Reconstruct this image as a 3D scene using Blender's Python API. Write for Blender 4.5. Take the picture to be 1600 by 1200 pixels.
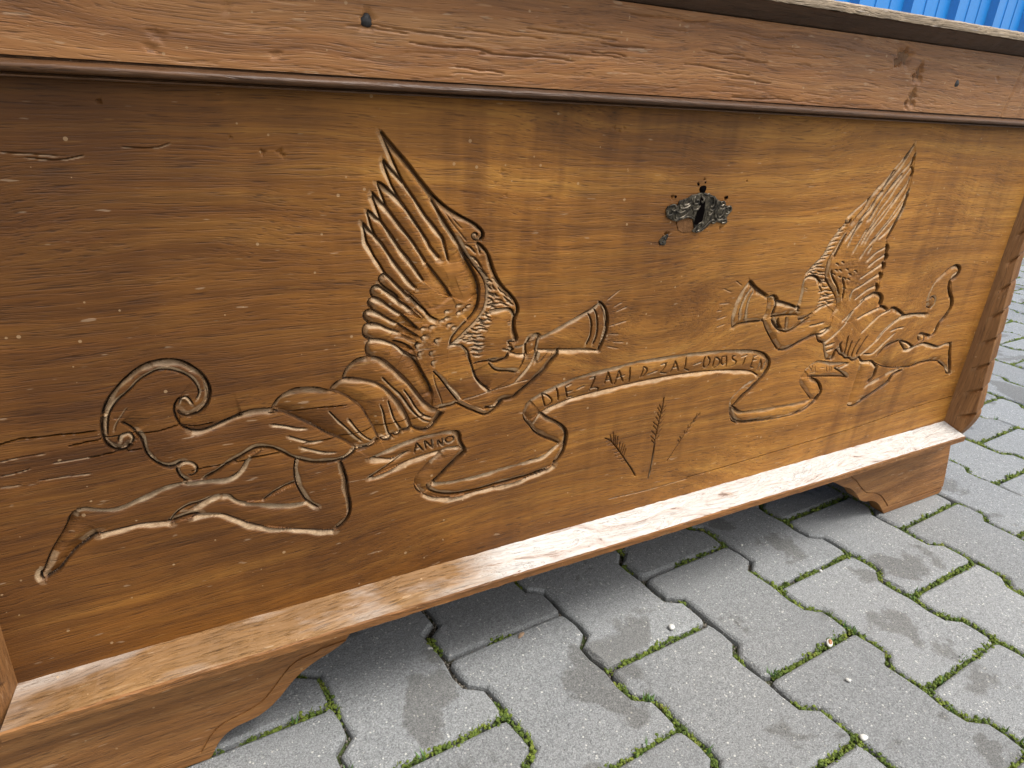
import bpy, bmesh, math, random
import numpy as np
from mathutils import Matrix, Vector
random.seed(7); RNG=np.random.default_rng(11)
for o in list(bpy.data.objects): bpy.data.objects.remove(o)
SC=bpy.context.scene; COL=SC.collection

# ---------------------------------------------------------------- camera, sky, sun
cam=bpy.data.cameras.new('camera'); camo=bpy.data.objects.new('camera',cam); COL.objects.link(camo)
CAM=Vector((0.0,-0.522,0.6097))
cx=Vector((0.8764461,-0.47725566,0.06379086)); cy=Vector((0.14252886,0.38369635,0.9123939)); cz=Vector((-0.45992147,-0.79057204,0.40431187))
m=Matrix((cx,cy,cz)).transposed().to_4x4(); m.translation=CAM
camo.matrix_world=m
cam.sensor_width=36; cam.lens=24.3225; cam.clip_start=0.01; cam.clip_end=400
SC.camera=camo
SUN_EL=math.radians(63); SUN_AZ=math.radians(132)     # azimuth clockwise from +Y: front right of the chest
W=bpy.data.worlds.new('World'); SC.world=W; W.use_nodes=True
wn=W.node_tree.nodes; wl=W.node_tree.links; wn.clear()
sky=wn.new('ShaderNodeTexSky'); sky.sky_type='NISHITA'; sky.sun_disc=False
sky.sun_elevation=SUN_EL; sky.sun_rotation=SUN_AZ; sky.air_density=1.0; sky.dust_density=4.0; sky.ozone_density=1.0
hs=wn.new('ShaderNodeHueSaturation'); hs.inputs['Saturation'].default_value=0.12
bg=wn.new('ShaderNodeBackground'); bg.inputs['Strength'].default_value=0.15
wo=wn.new('ShaderNodeOutputWorld')
wl.new(sky.outputs['Color'],hs.inputs['Color']); wl.new(hs.outputs['Color'],bg.inputs['Color']); wl.new(bg.outputs['Background'],wo.inputs['Surface'])
sun=bpy.data.lights.new('sun','SUN'); sun.energy=1.6; sun.angle=math.radians(24); sun.color=(1.0,0.97,0.93)
suno=bpy.data.objects.new('sun',sun); COL.objects.link(suno)
sd=Vector((math.sin(SUN_AZ)*math.cos(SUN_EL),math.cos(SUN_AZ)*math.cos(SUN_EL),math.sin(SUN_EL)))
suno.rotation_euler=(-sd).to_track_quat('-Z','Y').to_euler(); suno.location=sd*20
vs=SC.view_settings; vs.view_transform='Standard'; vs.look='None'; vs.gamma=1; vs.use_curve_mapping=False; vs.exposure=0.72
SC.render.engine='CYCLES'

# ---------------------------------------------------------------- helpers
def link(o,parent=None):
    COL.objects.link(o)
    if parent is not None: o.parent=parent
    return o
def tag(o,label=None,cat=None,group=None,kind=None):
    for k,v in (('label',label),('category',cat),('group',group),('kind',kind)):
        if v: o[k]=v
    return o
def mesh_obj(name,verts,faces,mat,parent=None,smooth=False,mats=None,fm=None):
    me=bpy.data.meshes.new(name); me.from_pydata([tuple(v) for v in verts],[],[tuple(f) for f in faces]); me.update()
    if mat: me.materials.append(mat)
    if smooth: me.polygons.foreach_set('use_smooth',np.ones(len(me.polygons),bool))
    o=bpy.data.objects.new(name,me); return link(o,parent)
def np_mesh(name,V,quads,mat,parent=None,smooth=True,sharp=0):
    me=bpy.data.meshes.new(name); n=len(quads); k=quads.shape[1]
    me.vertices.add(len(V)); me.vertices.foreach_set('co',np.ascontiguousarray(V,dtype=np.float32).ravel())
    me.loops.add(n*k); me.loops.foreach_set('vertex_index',np.ascontiguousarray(quads,dtype=np.int32).ravel())
    me.polygons.add(n); me.polygons.foreach_set('loop_start',np.arange(0,n*k,k,dtype=np.int32))
    me.update(calc_edges=True)
    if smooth: me.polygons.foreach_set('use_smooth',np.ones(n,bool))
    if sharp: me.set_sharp_from_angle(angle=math.radians(sharp))
    me.materials.append(mat); o=bpy.data.objects.new(name,me); return link(o,parent)
def bm_obj(name,bm,mat,parent=None,smooth=False,bevel=0):
    me=bpy.data.meshes.new(name); bm.normal_update(); bm.to_mesh(me); bm.free()
    if mat: me.materials.append(mat)
    if smooth: me.polygons.foreach_set('use_smooth',np.ones(len(me.polygons),bool))
    o=link(bpy.data.objects.new(name,me),parent)
    if bevel:
        b=o.modifiers.new('bevel','BEVEL'); b.width=bevel; b.segments=2; b.limit_method='ANGLE'; b.angle_limit=math.radians(35)
    return o
def bm_box(bm,a,b):
    vs_=[bm.verts.new((x,y,z)) for x in (a[0],b[0]) for y in (a[1],b[1]) for z in (a[2],b[2])]
    for f in ((0,1,3,2),(4,6,7,5),(0,4,5,1),(2,3,7,6),(0,2,6,4),(1,5,7,3)): bm.faces.new([vs_[i] for i in f])
def extrude_poly(bm,pts,fa,fb):
    """closed outline pts swept from fa(p) to fb(p)"""
    A=[bm.verts.new(fa(p)) for p in pts]; B=[bm.verts.new(fb(p)) for p in pts]; n=len(pts)
    f1=bm.faces.new(A); f2=bm.faces.new(B[::-1])
    for i in range(n): bm.faces.new((A[i],B[i],B[(i+1)%n],A[(i+1)%n]))
    bm.normal_update(); f1.normal_update(); f2.normal_update()
    bmesh.ops.triangulate(bm,faces=[f1,f2]); bmesh.ops.recalc_face_normals(bm,faces=bm.faces[:])

# ---------------------------------------------------------------- materials
class NT:
    def __init__(s,name):
        s.m=bpy.data.materials.new(name); s.m.use_nodes=True; s.t=s.m.node_tree; s.t.nodes.clear()
        s.out=s.n('ShaderNodeOutputMaterial'); s.b=s.n('ShaderNodeBsdfPrincipled'); s.l(s.b.outputs[0],s.out.inputs[0])
    def n(s,t,**k):
        x=s.t.nodes.new(t)
        for a,b in k.items(): setattr(x,a,b)
        return x
    def l(s,a,b): s.t.links.new(a,b)
    def coord(s,which='Object'): return s.n('ShaderNodeTexCoord').outputs[which]
    def pos(s): return s.n('ShaderNodeNewGeometry').outputs['Position']
    def mapping(s,v,scale=(1,1,1),loc=(0,0,0),rot=(0,0,0)):
        x=s.n('ShaderNodeMapping'); s.l(v,x.inputs[0]); x.inputs['Scale'].default_value=scale; x.inputs['Location'].default_value=loc; x.inputs['Rotation'].default_value=rot; return x.outputs[0]
    def noise(s,v,scale,detail=3,rough=.55,dist=0,out=0):
        x=s.n('ShaderNodeTexNoise'); s.l(v,x.inputs['Vector']); x.inputs['Scale'].default_value=scale; x.inputs['Detail'].default_value=detail; x.inputs['Roughness'].default_value=rough; x.inputs['Distortion'].default_value=dist; return x.outputs[out]
    def voro(s,v,scale,feature='F1'):
        x=s.n('ShaderNodeTexVoronoi',feature=feature); s.l(v,x.inputs['Vector']); x.inputs['Scale'].default_value=scale; return x
    def ramp(s,f,stops,interp='LINEAR'):
        x=s.n('ShaderNodeValToRGB'); s.l(f,x.inputs[0]); r=x.color_ramp; r.interpolation=interp
        while len(r.elements)>1: r.elements.remove(r.elements[-1])
        for i,(p,c) in enumerate(stops):
            e=r.elements[0] if i==0 else r.elements.new(p)
            e.position=p; e.color=(c if len(c)==4 else (*c,1)) if not isinstance(c,(int,float)) else (c,c,c,1)
        return x.outputs[0]
    def math(s,op,a,b=None,c=None):
        x=s.n('ShaderNodeMath',operation=op)
        for i,v in enumerate((a,b,c)):
            if v is None: continue
            if isinstance(v,(int,float)): x.inputs[i].default_value=v
            else: s.l(v,x.inputs[i])
        return x.outputs[0]
    def mix(s,f,a,b,mode='MIX'):
        x=s.n('ShaderNodeMix',data_type='RGBA',blend_type=mode)
        for k,v in ((0,f),(6,a),(7,b)):
            if isinstance(v,(int,float)): x.inputs[k].default_value=v if k==0 else (v,v,v,1)
            elif isinstance(v,tuple): x.inputs[k].default_value=(*v,1) if len(v)==3 else v
            else: s.l(v,x.inputs[k])
        return x.outputs[2]
    def bump(s,h,strength=.5,dist=.001,normal=None):
        x=s.n('ShaderNodeBump'); s.l(h,x.inputs['Height']); x.inputs['Strength'].default_value=strength; x.inputs['Distance'].default_value=dist
        if normal is not None: s.l(normal,x.inputs['Normal'])
        return x.outputs[0]
    def set(s,**k):
        for a,v in k.items():
            i=s.b.inputs[a.replace('_',' ')]
            if isinstance(v,(int,float)): i.default_value=v
            elif isinstance(v,tuple): i.default_value=(*v,1) if len(v)==3 else v
            else: s.l(v,i)

def wood(name,cols,axis='X',rough=.55,seed=0.,figure=0,worn=None,bumpy=.85,coat=0.0,blotch=.35,specks=True,gloss_var=.12,chatter=False):
    k=NT(name); v=k.mapping(k.coord(),loc=(seed*1.7,seed*.9,seed*2.3))
    if axis=='Z': v=k.mapping(v,rot=(0,math.radians(90),0))
    if axis=='Y': v=k.mapping(v,rot=(0,0,math.radians(90)))
    # the rings wander: warp across the grain
    warp=k.noise(k.mapping(v,(2.2,2.2,5)),1.0,3,.5)
    sx=k.n('ShaderNodeSeparateXYZ'); k.l(v,sx.inputs[0]); X,Y,Z=sx.outputs
    off=k.math('MULTIPLY',k.math('SUBTRACT',warp,.5),.075)
    if figure:
        ob=k.n('ShaderNodeSeparateXYZ'); k.l(k.coord(),ob.inputs[0])
        for (x0,z0,wx,wz,amp) in FIG:
            dx=k.math('DIVIDE',k.math('SUBTRACT',ob.outputs[0],x0),wx); dz=k.math('DIVIDE',k.math('SUBTRACT',ob.outputs[2],z0),wz)
            r=k.math('ADD',k.math('MULTIPLY',dx,dx),k.math('MULTIPLY',dz,dz))
            off=k.math('ADD',off,k.math('MULTIPLY',k.math('EXPONENT',k.math('MULTIPLY',r,-1.)),amp))
    cb=k.n('ShaderNodeCombineXYZ'); k.l(X,cb.inputs[0]); k.l(k.math('ADD',Y,off),cb.inputs[1]); k.l(k.math('ADD',Z,off),cb.inputs[2]); v2=cb.outputs[0]
    rings=k.noise(k.mapping(v2,(1.4,30,62)),1.0,5,.65,.6)
    fig2=k.noise(k.mapping(v2,(3.2,50,120)),1.0,3,.6)
    fib=k.noise(k.mapping(v2,(16,380,520)),1.0,3,.6)
    pores=k.noise(k.mapping(v2,(42,650,900)),1.0,2,.5)
    base=k.ramp(rings,[(.2,cols[0]),(.5,cols[1]),(.8,cols[2])])
    base=k.mix(.55,base,k.ramp(fig2,[(.3,.72),(.7,1.22)]),'MULTIPLY')
    base=k.mix(.6,base,k.ramp(fib,[(.28,.62),(.6,1.12)]),'MULTIPLY')
    por2=k.noise(k.mapping(v,(20,300,380)),1.0,3,.6); base=k.mix(k.math('MULTIPLY',k.ramp(por2,[(.60,0.),(.67,1.)]),.30),base,(cols[0][0]*.35,cols[0][1]*.3,cols[0][2]*.3))
    fl_=k.noise(k.mapping(v,(34,300,420),loc=(3,1,5)),1.0,2,.5); base=k.mix(k.math('MULTIPLY',k.ramp(fl_,[(.66,0.),(.70,1.)]),.24),base,(min(1,cols[2][0]*1.35),min(1,cols[2][1]*1.6),min(1,cols[2][2]*2.2)))
    pm=k.ramp(pores,[(.60,0.),(.70,1.)])
    base=k.mix(k.math('MULTIPLY',pm,.55),base,(cols[0][0]*.35,cols[0][1]*.3,cols[0][2]*.3))
    bl=k.noise(v,3.2,4,.6,.4)
    base=k.mix(blotch,base,k.ramp(bl,[(.25,(.42,.36,.32)),(.5,.95),(.78,(1.35,1.25,1.05))]),'MULTIPLY')
    if figure:
        # cross figure: faint dark bars over the grain, in random patches
        cf=k.noise(k.mapping(v,(30,5,4.5)),1.0,3,.6,.3); cm=k.noise(k.mapping(v,(3,3,4)),1.0,3,.5)
        base=k.mix(k.math('MULTIPLY',k.ramp(cm,[(.40,.05),(.62,.75)]),1.),base,k.ramp(cf,[(.32,(.52,.46,.40)),(.55,1.)]),'MULTIPLY')
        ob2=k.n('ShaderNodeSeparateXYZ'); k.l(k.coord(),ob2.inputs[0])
        side_light=k.math('ADD',k.math('ADD',ob2.outputs[0],k.math('MULTIPLY',ob2.outputs[2],.35)),k.math('MULTIPLY',k.math('SUBTRACT',bl,.5),1.5))  # uneven tone, with the weaker light at the left painted into the wood
        base=k.mix(.85,base,k.ramp(k.math('ADD',side_light,.55),[(.0,(.36,.285,.225)),(.30,(.56,.48,.40)),(.62,(.90,.86,.80)),(.95,(1.18,1.17,1.15))]),'MULTIPLY')
    bl2=k.noise(k.mapping(v,(9,9,7)),1.0,5,.65)
    base=k.mix(blotch*.7,base,k.ramp(bl2,[(.3,(.6,.55,.52)),(.55,1.)]),'MULTIPLY')
    h=k.math('ADD',k.math('MULTIPLY',fib,.5),k.math('MULTIPLY',k.math('ADD',k.ramp(pores,[(.5,1.),(.72,0.)]),k.ramp(por2,[(.56,1.),(.66,0.)])),.8))
    ro=k.math('ADD',k.math('MULTIPLY',k.math('SUBTRACT',bl2,.5),gloss_var),rough)
    if worn:
        wm=k.noise(k.mapping(v,(2.4,9,14)),1.0,5,.62,.5)
        ob=k.n('ShaderNodeSeparateXYZ'); k.l(k.coord(),ob.inputs[0])
        t=k.math('ADD',wm,k.ramp(k.math('ADD',ob.outputs[0],worn['shift']),worn['ramp']))
        mk=k.ramp(t,[(.5,0.),(.74,1.)])
        vein=k.noise(k.mapping(v2,(9,55,60)),1.0,6,.72,2.6)
        wc=k.ramp(vein,[(.33,(.20,.135,.10)),(.40,(.50,.41,.35)),(.48,(.53,.49,.445)),(.56,(.60,.565,.52)),(.585,(.28,.235,.20)),(.61,(.61,.575,.53))])
        wc=k.mix(.5,wc,k.ramp(fib,[(.25,.7),(.6,1.08)]),'MULTIPLY')
        base=k.mix(mk,base,wc)
        ro=k.math('ADD',ro,k.math('MULTIPLY',mk,worn.get('ro',.0)))
    if specks:
        vo=k.voro(v,150); rnd=k.n('ShaderNodeSeparateColor'); k.l(vo.outputs['Color'],rnd.inputs[0])
        rad=k.math('MULTIPLY',k.math('POWER',rnd.outputs[0],11.),.22)
        sp=k.math('LESS_THAN',vo.outputs['Distance'],rad)
        base=k.mix(k.math('MULTIPLY',sp,.45),base,(.52,.34,.18))
        sc=k.noise(k.mapping(v,(45,200,230),rot=(0,.2,0)),1.0,2,.5)
        base=k.mix(k.math('MULTIPLY',k.ramp(sc,[(.69,0.),(.73,1.)]),.28),base,(.58,.42,.27))
    if figure:      # waxy dirt and painted shade in the knife cuts; worn banks painted as if lit
        wa=k.n('ShaderNodeAttribute',attribute_name='wax_shade'); ra=k.n('ShaderNodeAttribute',attribute_name='rub_light'); br=k.noise(k.coord(),120,3,.6)
        base=k.mix(k.math('MULTIPLY',k.math('MULTIPLY',ra.outputs['Fac'],k.ramp(br,[(.30,.45),(.6,1.)])),.66),base,(.66,.48,.29))
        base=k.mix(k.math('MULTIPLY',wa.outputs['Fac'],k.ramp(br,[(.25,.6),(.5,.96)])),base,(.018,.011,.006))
    k.set(Specular_IOR_Level=.36)
    k.set(Base_Color=base,Roughness=ro,Coat_Weight=coat,Coat_Roughness=.32,IOR=1.48)
    lo=k.noise(k.mapping(v,(18,30,24)),1.0,2,.5)
    nb=k.bump(lo,.25,.004)
    if chatter:
        wv=k.noise(k.mapping(v,(75,3,6)),1.0,1,.4); nb=k.bump(wv,.22*chatter,.002,nb)
    k.set(Normal=k.bump(h,.55*bumpy,.0006,nb)); return k.m

FIG=[(-.02,.36,.10,.05,.055),(.37,.335,.085,.075,.06),(-.18,.20,.16,.04,-.03),(.20,.16,.14,.05,.03)]
OAK=((.135,.049,.007),(.30,.124,.019),(.47,.228,.043))
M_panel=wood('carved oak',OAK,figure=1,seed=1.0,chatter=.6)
M_rail=wood('rail oak',((.13,.047,.014),(.285,.118,.035),(.44,.22,.082)),seed=4.0,bumpy=.95,rough=.45,blotch=.4,coat=.12)
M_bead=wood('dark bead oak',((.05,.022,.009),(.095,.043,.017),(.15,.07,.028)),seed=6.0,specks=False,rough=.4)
M_post=wood('post oak',((.11,.046,.015),(.22,.098,.032),(.34,.165,.057)),axis='Z',seed=8.0)
M_foot=wood('foot oak',((.12,.048,.013),(.26,.110,.030),(.40,.195,.063)),seed=11.0,bumpy=1.4)
M_side=wood('side oak',((.07,.030,.011),(.15,.066,.022),(.22,.11,.04)),axis='Y',seed=13.0)
M_ledge=wood('worn ledge oak',((.105,.046,.013),(.235,.118,.037),(.36,.20,.074)),seed=15.0,bumpy=1.8,rough=.56,coat=.0,
   worn=dict(shift=.57,ramp=[(.0,-.1),(.2,.0),(.40,.28),(.62,.42),(1.,.42)],ro=.02))
M_lid=wood('weathered lid oak',((.21,.15,.09),(.42,.32,.22),(.60,.48,.36)),seed=18.0,bumpy=2.5,rough=.62,coat=0,specks=False)
M_lidd=wood('dark lid moulding',((.035,.018,.010),(.075,.040,.022),(.12,.065,.036)),seed=20.0,specks=False,rough=.6,coat=0)
def metal_dark():
    k=NT('aged bronze'); v=k.coord(); n=k.noise(v,220,4,.6)
    k.set(Base_Color=k.ramp(n,[(.38,(.022,.019,.015)),(.58,(.11,.09,.065)),(.75,(.42,.36,.28))]),Metallic=.75,Roughness=k.ramp(n,[(.3,.55),(.7,.32)]),Normal=k.bump(n,.4,.0004)); return k.m
M_bronze=metal_dark()
def plain(name,c,rough=.7,metal=0.,nz=None,amp=.3,bs=.4,bd=.0006):
    k=NT(name); v=k.coord()
    if nz:
        n=k.noise(v,nz,4,.6); k.set(Base_Color=k.mix(1.,tuple(c),k.ramp(n,[(.25,1-amp),(.75,1+amp)]),'MULTIPLY'),Normal=k.bump(n,bs,bd))
    else: k.set(Base_Color=tuple(c))
    k.set(Roughness=rough,Metallic=metal); return k.m
M_void=plain('keyhole dark',(.004,.003,.003),1.); M_void.node_tree.nodes['Principled BSDF'].inputs['Specular IOR Level'].default_value=0
M_iron=plain('old iron',(.045,.042,.042),.5,.7,300,.5)
M_scar=plain('bare splintered wood',(.15,.072,.030),.7,0,260,.35,.8,.001)
M_scar.node_tree.nodes['Principled BSDF'].inputs['Specular IOR Level'].default_value=.08
def concrete():
    k=NT('paver concrete'); p=k.pos(); oi=k.n('ShaderNodeObjectInfo')
    fine=k.noise(p,620,3,.7); mid=k.noise(p,140,4,.6); big=k.noise(p,7.,5,.6,.3); grit=k.voro(p,420)
    c=k.ramp(fine,[(.30,(.125,.128,.129)),(.5,(.242,.247,.245)),(.70,(.385,.39,.386))])
    c=k.mix(.6,c,k.ramp(mid,[(.3,.8),(.7,1.15)]),'MULTIPLY')
    rc=k.n('ShaderNodeSeparateColor'); k.l(grit.outputs['Color'],rc.inputs[0])
    g=k.math('LESS_THAN',grit.outputs['Distance'],k.math('MULTIPLY',k.math('POWER',rc.outputs[1],7.),.55))
    c=k.mix(k.math('MULTIPLY',g,.7),c,k.ramp(rc.outputs[0],[(.0,(.10,.10,.10)),(.45,(.30,.30,.29)),(.55,(.55,.53,.48)),(1.,(.72,.70,.64))]))
    tint=k.math('ADD',k.math('MULTIPLY',oi.outputs['Random'],.26),.86)
    c=k.mix(1.,c,tint,'MULTIPLY')
    st=k.ramp(big,[(.582,0.),(.612,1.)])
    c=k.mix(k.math('MULTIPLY',st,.62),c,k.mix(1.,c,(.47,.44,.40),'MULTIPLY'))
    b2=k.noise(p,2.6,4,.6); c=k.mix(.45,c,k.ramp(b2,[(.3,(.78,.79,.8)),(.7,(1.12,1.1,1.06))]),'MULTIPLY')
    pit=k.ramp(k.noise(p,300,2,.5),[(.3,0.),(.45,1.)])
    h=k.math('ADD',k.math('ADD',fine,k.math('MULTIPLY',mid,.8)),k.math('MULTIPLY',pit,.5))
    k.set(Base_Color=c,Roughness=.88,Normal=k.bump(h,.85,.0016)); return k.m
M_conc=concrete()
def soil():
    k=NT('joint soil'); p=k.pos(); a=k.noise(p,9,4,.6); f=k.noise(p,380,4,.7)
    c=k.ramp(f,[(.3,(.018,.015,.011)),(.55,(.06,.05,.036)),(.75,(.17,.15,.115))])
    mz=k.ramp(a,[(.44,0.),(.56,1.)]); c=k.mix(k.math('MULTIPLY',mz,.8),c,k.ramp(f,[(.3,(.02,.035,.008)),(.7,(.10,.14,.025))]))
    k.set(Base_Color=c,Roughness=.95,Normal=k.bump(f,1.,.003)); return k.m
M_soil=soil()
def mossm():
    k=NT('moss green'); p=k.pos(); n=k.noise(p,60,3,.6); f=k.noise(p,700,2,.6)
    c=k.ramp(n,[(.25,(.04,.065,.010)),(.45,(.10,.15,.016)),(.62,(.20,.25,.03)),(.78,(.24,.20,.06))]); c=k.mix(.7,c,k.ramp(f,[(.3,.5),(.7,1.35)]),'MULTIPLY')
    k.set(Base_Color=c,Roughness=.8,Normal=k.bump(f,1.,.002)); return k.m
M_moss=mossm()
M_pebble=plain('pale pebble',(.62,.60,.55),.6,0,260,.2)
M_shell=plain('brown shell',(.38,.16,.06),.45,0,300,.35)
M_leaf=plain('dry leaf bits',(.36,.24,.15),.7,0,300,.3)
M_sprout=plain('fresh sprout green',(.085,.17,.035),.5,0,200,.3)
def bluem():
    k=NT('blue painted sheet'); p=k.pos(); n=k.noise(p,1.5,4,.6); f=k.noise(p,90,3,.6)
    c=k.mix(.5,(.017,.235,.66),k.ramp(n,[(.3,.85),(.7,1.12)]),'MULTIPLY'); c=k.mix(.3,c,k.ramp(f,[(.3,.85),(.7,1.1)]),'MULTIPLY')
    k.set(Base_Color=c,Roughness=.38,Normal=k.bump(k.noise(p,12,2,.5),.1,.004)); return k.m
M_blue=bluem(); M_ground=plain('yard ground',(.24,.235,.225),.95,0,40,.25)

# ---------------------------------------------------------------- pavement
def LP(b,r): return np.array([.26127+.14877*b+.01074*r, .01944+.00828*b-.0999*r])
ad=.0098
def disp(b,r):
    """sideways swing of the joint line b at row r (square-ish wave of the interlocking stones)"""
    t=(r+b-1)%2.0            # 0 : a joint of the left column ends here
    if t>1: t=2-t
    a=abs(t-.5); sg=1 if t<.5 else -1        # t = .5 is the step half way along a stone
    return sg*ad*(a/.075 if a<.075 else 1.-.2*max(0,(a-.25)/.25))
ev=np.array([.99845,.0556])
def joint(b,r): return LP(b,r)+ev*disp(b,r)
pave=mesh_obj('pavement',[(-30,-30,-.011),(60,-30,-.011),(60,60,-.011),(-30,60,-.011)],[(0,1,2,3)],M_soil); tag(pave,kind='structure')
grd=mesh_obj('ground',[(-150,-150,-.09),(150,-150,-.09),(150,150,-.09),(-150,150,-.09)],[(0,1,2,3)],M_ground); tag(grd,kind='structure')
RS=[0,.25,.43,.57,.75,1.,1.25,1.43,1.57,1.75,2.]
def paver_outline():
    o=LP(0,1); L=[joint(0,r)-o for r in RS]; Rr=[joint(1,r)-o for r in RS]
    return L+Rr[::-1]                 # down the left side, up the right : counter-clockwise seen from above
def inset(P,d,ch):
    P=[np.array(p) for p in P]; n=len(P); Q=[]
    for i in range(n):
        a,b,c=P[i-1],P[i],P[(i+1)%n]
        e1=(b-a)/np.linalg.norm(b-a); e2=(c-b)/np.linalg.norm(c-b)
        n1=np.array([-e1[1],e1[0]]); n2=np.array([-e2[1],e2[0]])
        k=(n1+n2); k/=max(.45,1+n1@n2); q=b+k*d
        if abs(e1@e2)<.5: Q+= [q-e1*ch, q+(e2-e1)*ch*.28, q+e2*ch]
        else: Q.append(q)
    return Q
def paver_mesh(seed):
    rg=random.Random(seed); P=paver_outline(); V=[];F=[];rings=[]
    jit=None
    for d,z,ch in ((.0024,-.05,.006),(.0025,-.0065,.006),(.0031,-.0028,.006),(.0047,-.0008,.006),(.0072,0,.0055)):
        Q=inset(P,d,ch)
        if jit is None: jit=[(rg.gauss(0,.0006),rg.gauss(0,.0006),abs(rg.gauss(0,.0006))*(3 if rg.random()<.08 else 1)) for _ in Q]
        s=len(V); V+=[(q[0]+j[0],q[1]+j[1],z-(j[2] if -.04<z<-.0005 else 0)) for q,j in zip(Q,jit)]; rings.append((s,len(Q)))
    for (a,n),(b,_) in zip(rings,rings[1:]):
        for i in range(n): F.append((a+i,a+(i+1)%n,b+(i+1)%n,b+i))
    a,n=rings[-1]; F.append(tuple(range(a,a+n)))
    me=bpy.data.meshes.new('paver_block'); me.from_pydata(V,[],F); me.update(); me.materials.append(M_conc)
    bm=bmesh.new(); bm.from_mesh(me); bmesh.ops.triangulate(bm,faces=[f for f in bm.faces if len(f.verts)>4]); bm.to_mesh(me); bm.free()
    return me
PM=[paver_mesh(i) for i in range(6)]
cells=[]
Mi=camo.matrix_world.inverted()
def project(p):
    c=Mi@Vector(p)
    if c.z>-.02: return None
    f=1081/1600; return (.5+f*c.x/-c.z, .5-f*c.y/-c.z*4/3, -c.z)
WALL_P=np.array([1.92,.99]); WALL_A=math.radians(8.6); WALL_N=np.array([-math.sin(WALL_A),math.cos(WALL_A)])
for b in range(-9,40):
    for r in range(-16,12):
        if (r+b)%2: continue
        c=(LP(b,r+1)+LP(b+1,r+1))/2
        if (c-WALL_P)@WALL_N>-.05: continue
        q=project((c[0],c[1],0)); vis=q and -.12<q[0]<1.12 and -.1<q[1]<1.15
        hid= vis and (c[1]>.14 and c[0]<1.15 and (q[1]<.75 or True))
        d=math.hypot(c[0],c[1]+.522)
        cells.append((0 if (vis and not hid) else 1 if not hid else 2,d,b,r))
cells.sort()
jv=[]; jf=[]
for i,(kk,d,b,r) in enumerate(cells):
    if kk and d>4.5: continue
    o=LP(b,r+1); me=PM[(b*7+r*3)%6]
    M4=Matrix.Translation((o[0]+random.gauss(0,.0006),o[1]+random.gauss(0,.0006),random.gauss(-.0006,.0007)))@Matrix.Rotation(random.gauss(0,.004),4,'Z')@Matrix.Rotation(random.gauss(0,.005),4,'X')@Matrix.Rotation(random.gauss(0,.006),4,'Y')
    if i<295:
        ob=bpy.data.objects.new('paver_block',me); link(ob,pave); ob.matrix_local=M4
    else:
        s=len(jv); jv+=[tuple(M4@v.co) for v in me.vertices]; jf+=[tuple(s+x for x in p.vertices) for p in me.polygons]
if jv:
    ob=mesh_obj('paver_field',jv,jf,M_conc,pave); tag(ob,kind='stuff')

# moss cushions and shoots in the joints
class VN:                                   # cheap value noise in numpy / python
    def __init__(s,seed): s.r=np.random.default_rng(seed).random((64,64))
    def __call__(s,x,y):
        xi=np.floor(x).astype(int); yi=np.floor(y).astype(int); fx=x-xi; fy=y-yi; fx=fx*fx*(3-2*fx); fy=fy*fy*(3-2*fy)
        g=lambda a,b:s.r[a%64,b%64]
        return (g(xi,yi)*(1-fx)+g(xi+1,yi)*fx)*(1-fy)+(g(xi,yi+1)*(1-fx)+g(xi+1,yi+1)*fx)*fy
vn=VN(3); vn2=VN(5)
dome=[(0,0,1)]+[(math.cos(a)*.62,math.sin(a)*.62,.72) for a in np.arange(6)*math.pi/3]+[(math.cos(a)*1.,math.sin(a)*1.,-.1) for a in (np.arange(6)+.5)*math.pi/3]
domef=[(0,1+i,1+(i+1)%6) for i in range(6)]+[(1+i,7+i,1+(i+1)%6) for i in range(6)]+[(1+(i+1)%6,7+i,7+(i+1)%6) for i in range(6)]
mv=[];mf=[];sv=[];sf=[];gv=[];gf=[]
def tuft(x,y,z,n,h,V,F,w=.0011):
    for _ in range(n):
        a=random.random()*6.283; l=h*(.5+random.random()); t=random.uniform(.1,.9)
        bx,by=x+random.gauss(0,.0018),y+random.gauss(0,.0018); dx,dy=math.cos(a)*l*t,math.sin(a)*l*t
        s=len(V); V+=[(bx-math.sin(a)*w,by+math.cos(a)*w,z),(bx+math.sin(a)*w,by-math.cos(a)*w,z),(bx+dx,by+dy,z+l*(1-.4*t))]; F.append((s,s+1,s+2))
segs=[]
for b in range(-6,38):
    for r in range(-15,11):
        for r0,r1 in ((0,.25),(.25,.425),(.425,.575),(.575,.75),(.75,1)): segs.append((joint(b,r+r0),joint(b,r+r1),0))
    for r in range(-15,11):
        if (r+b)%2==0: segs.append((joint(b,r),joint(b+1,r),1))
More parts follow.
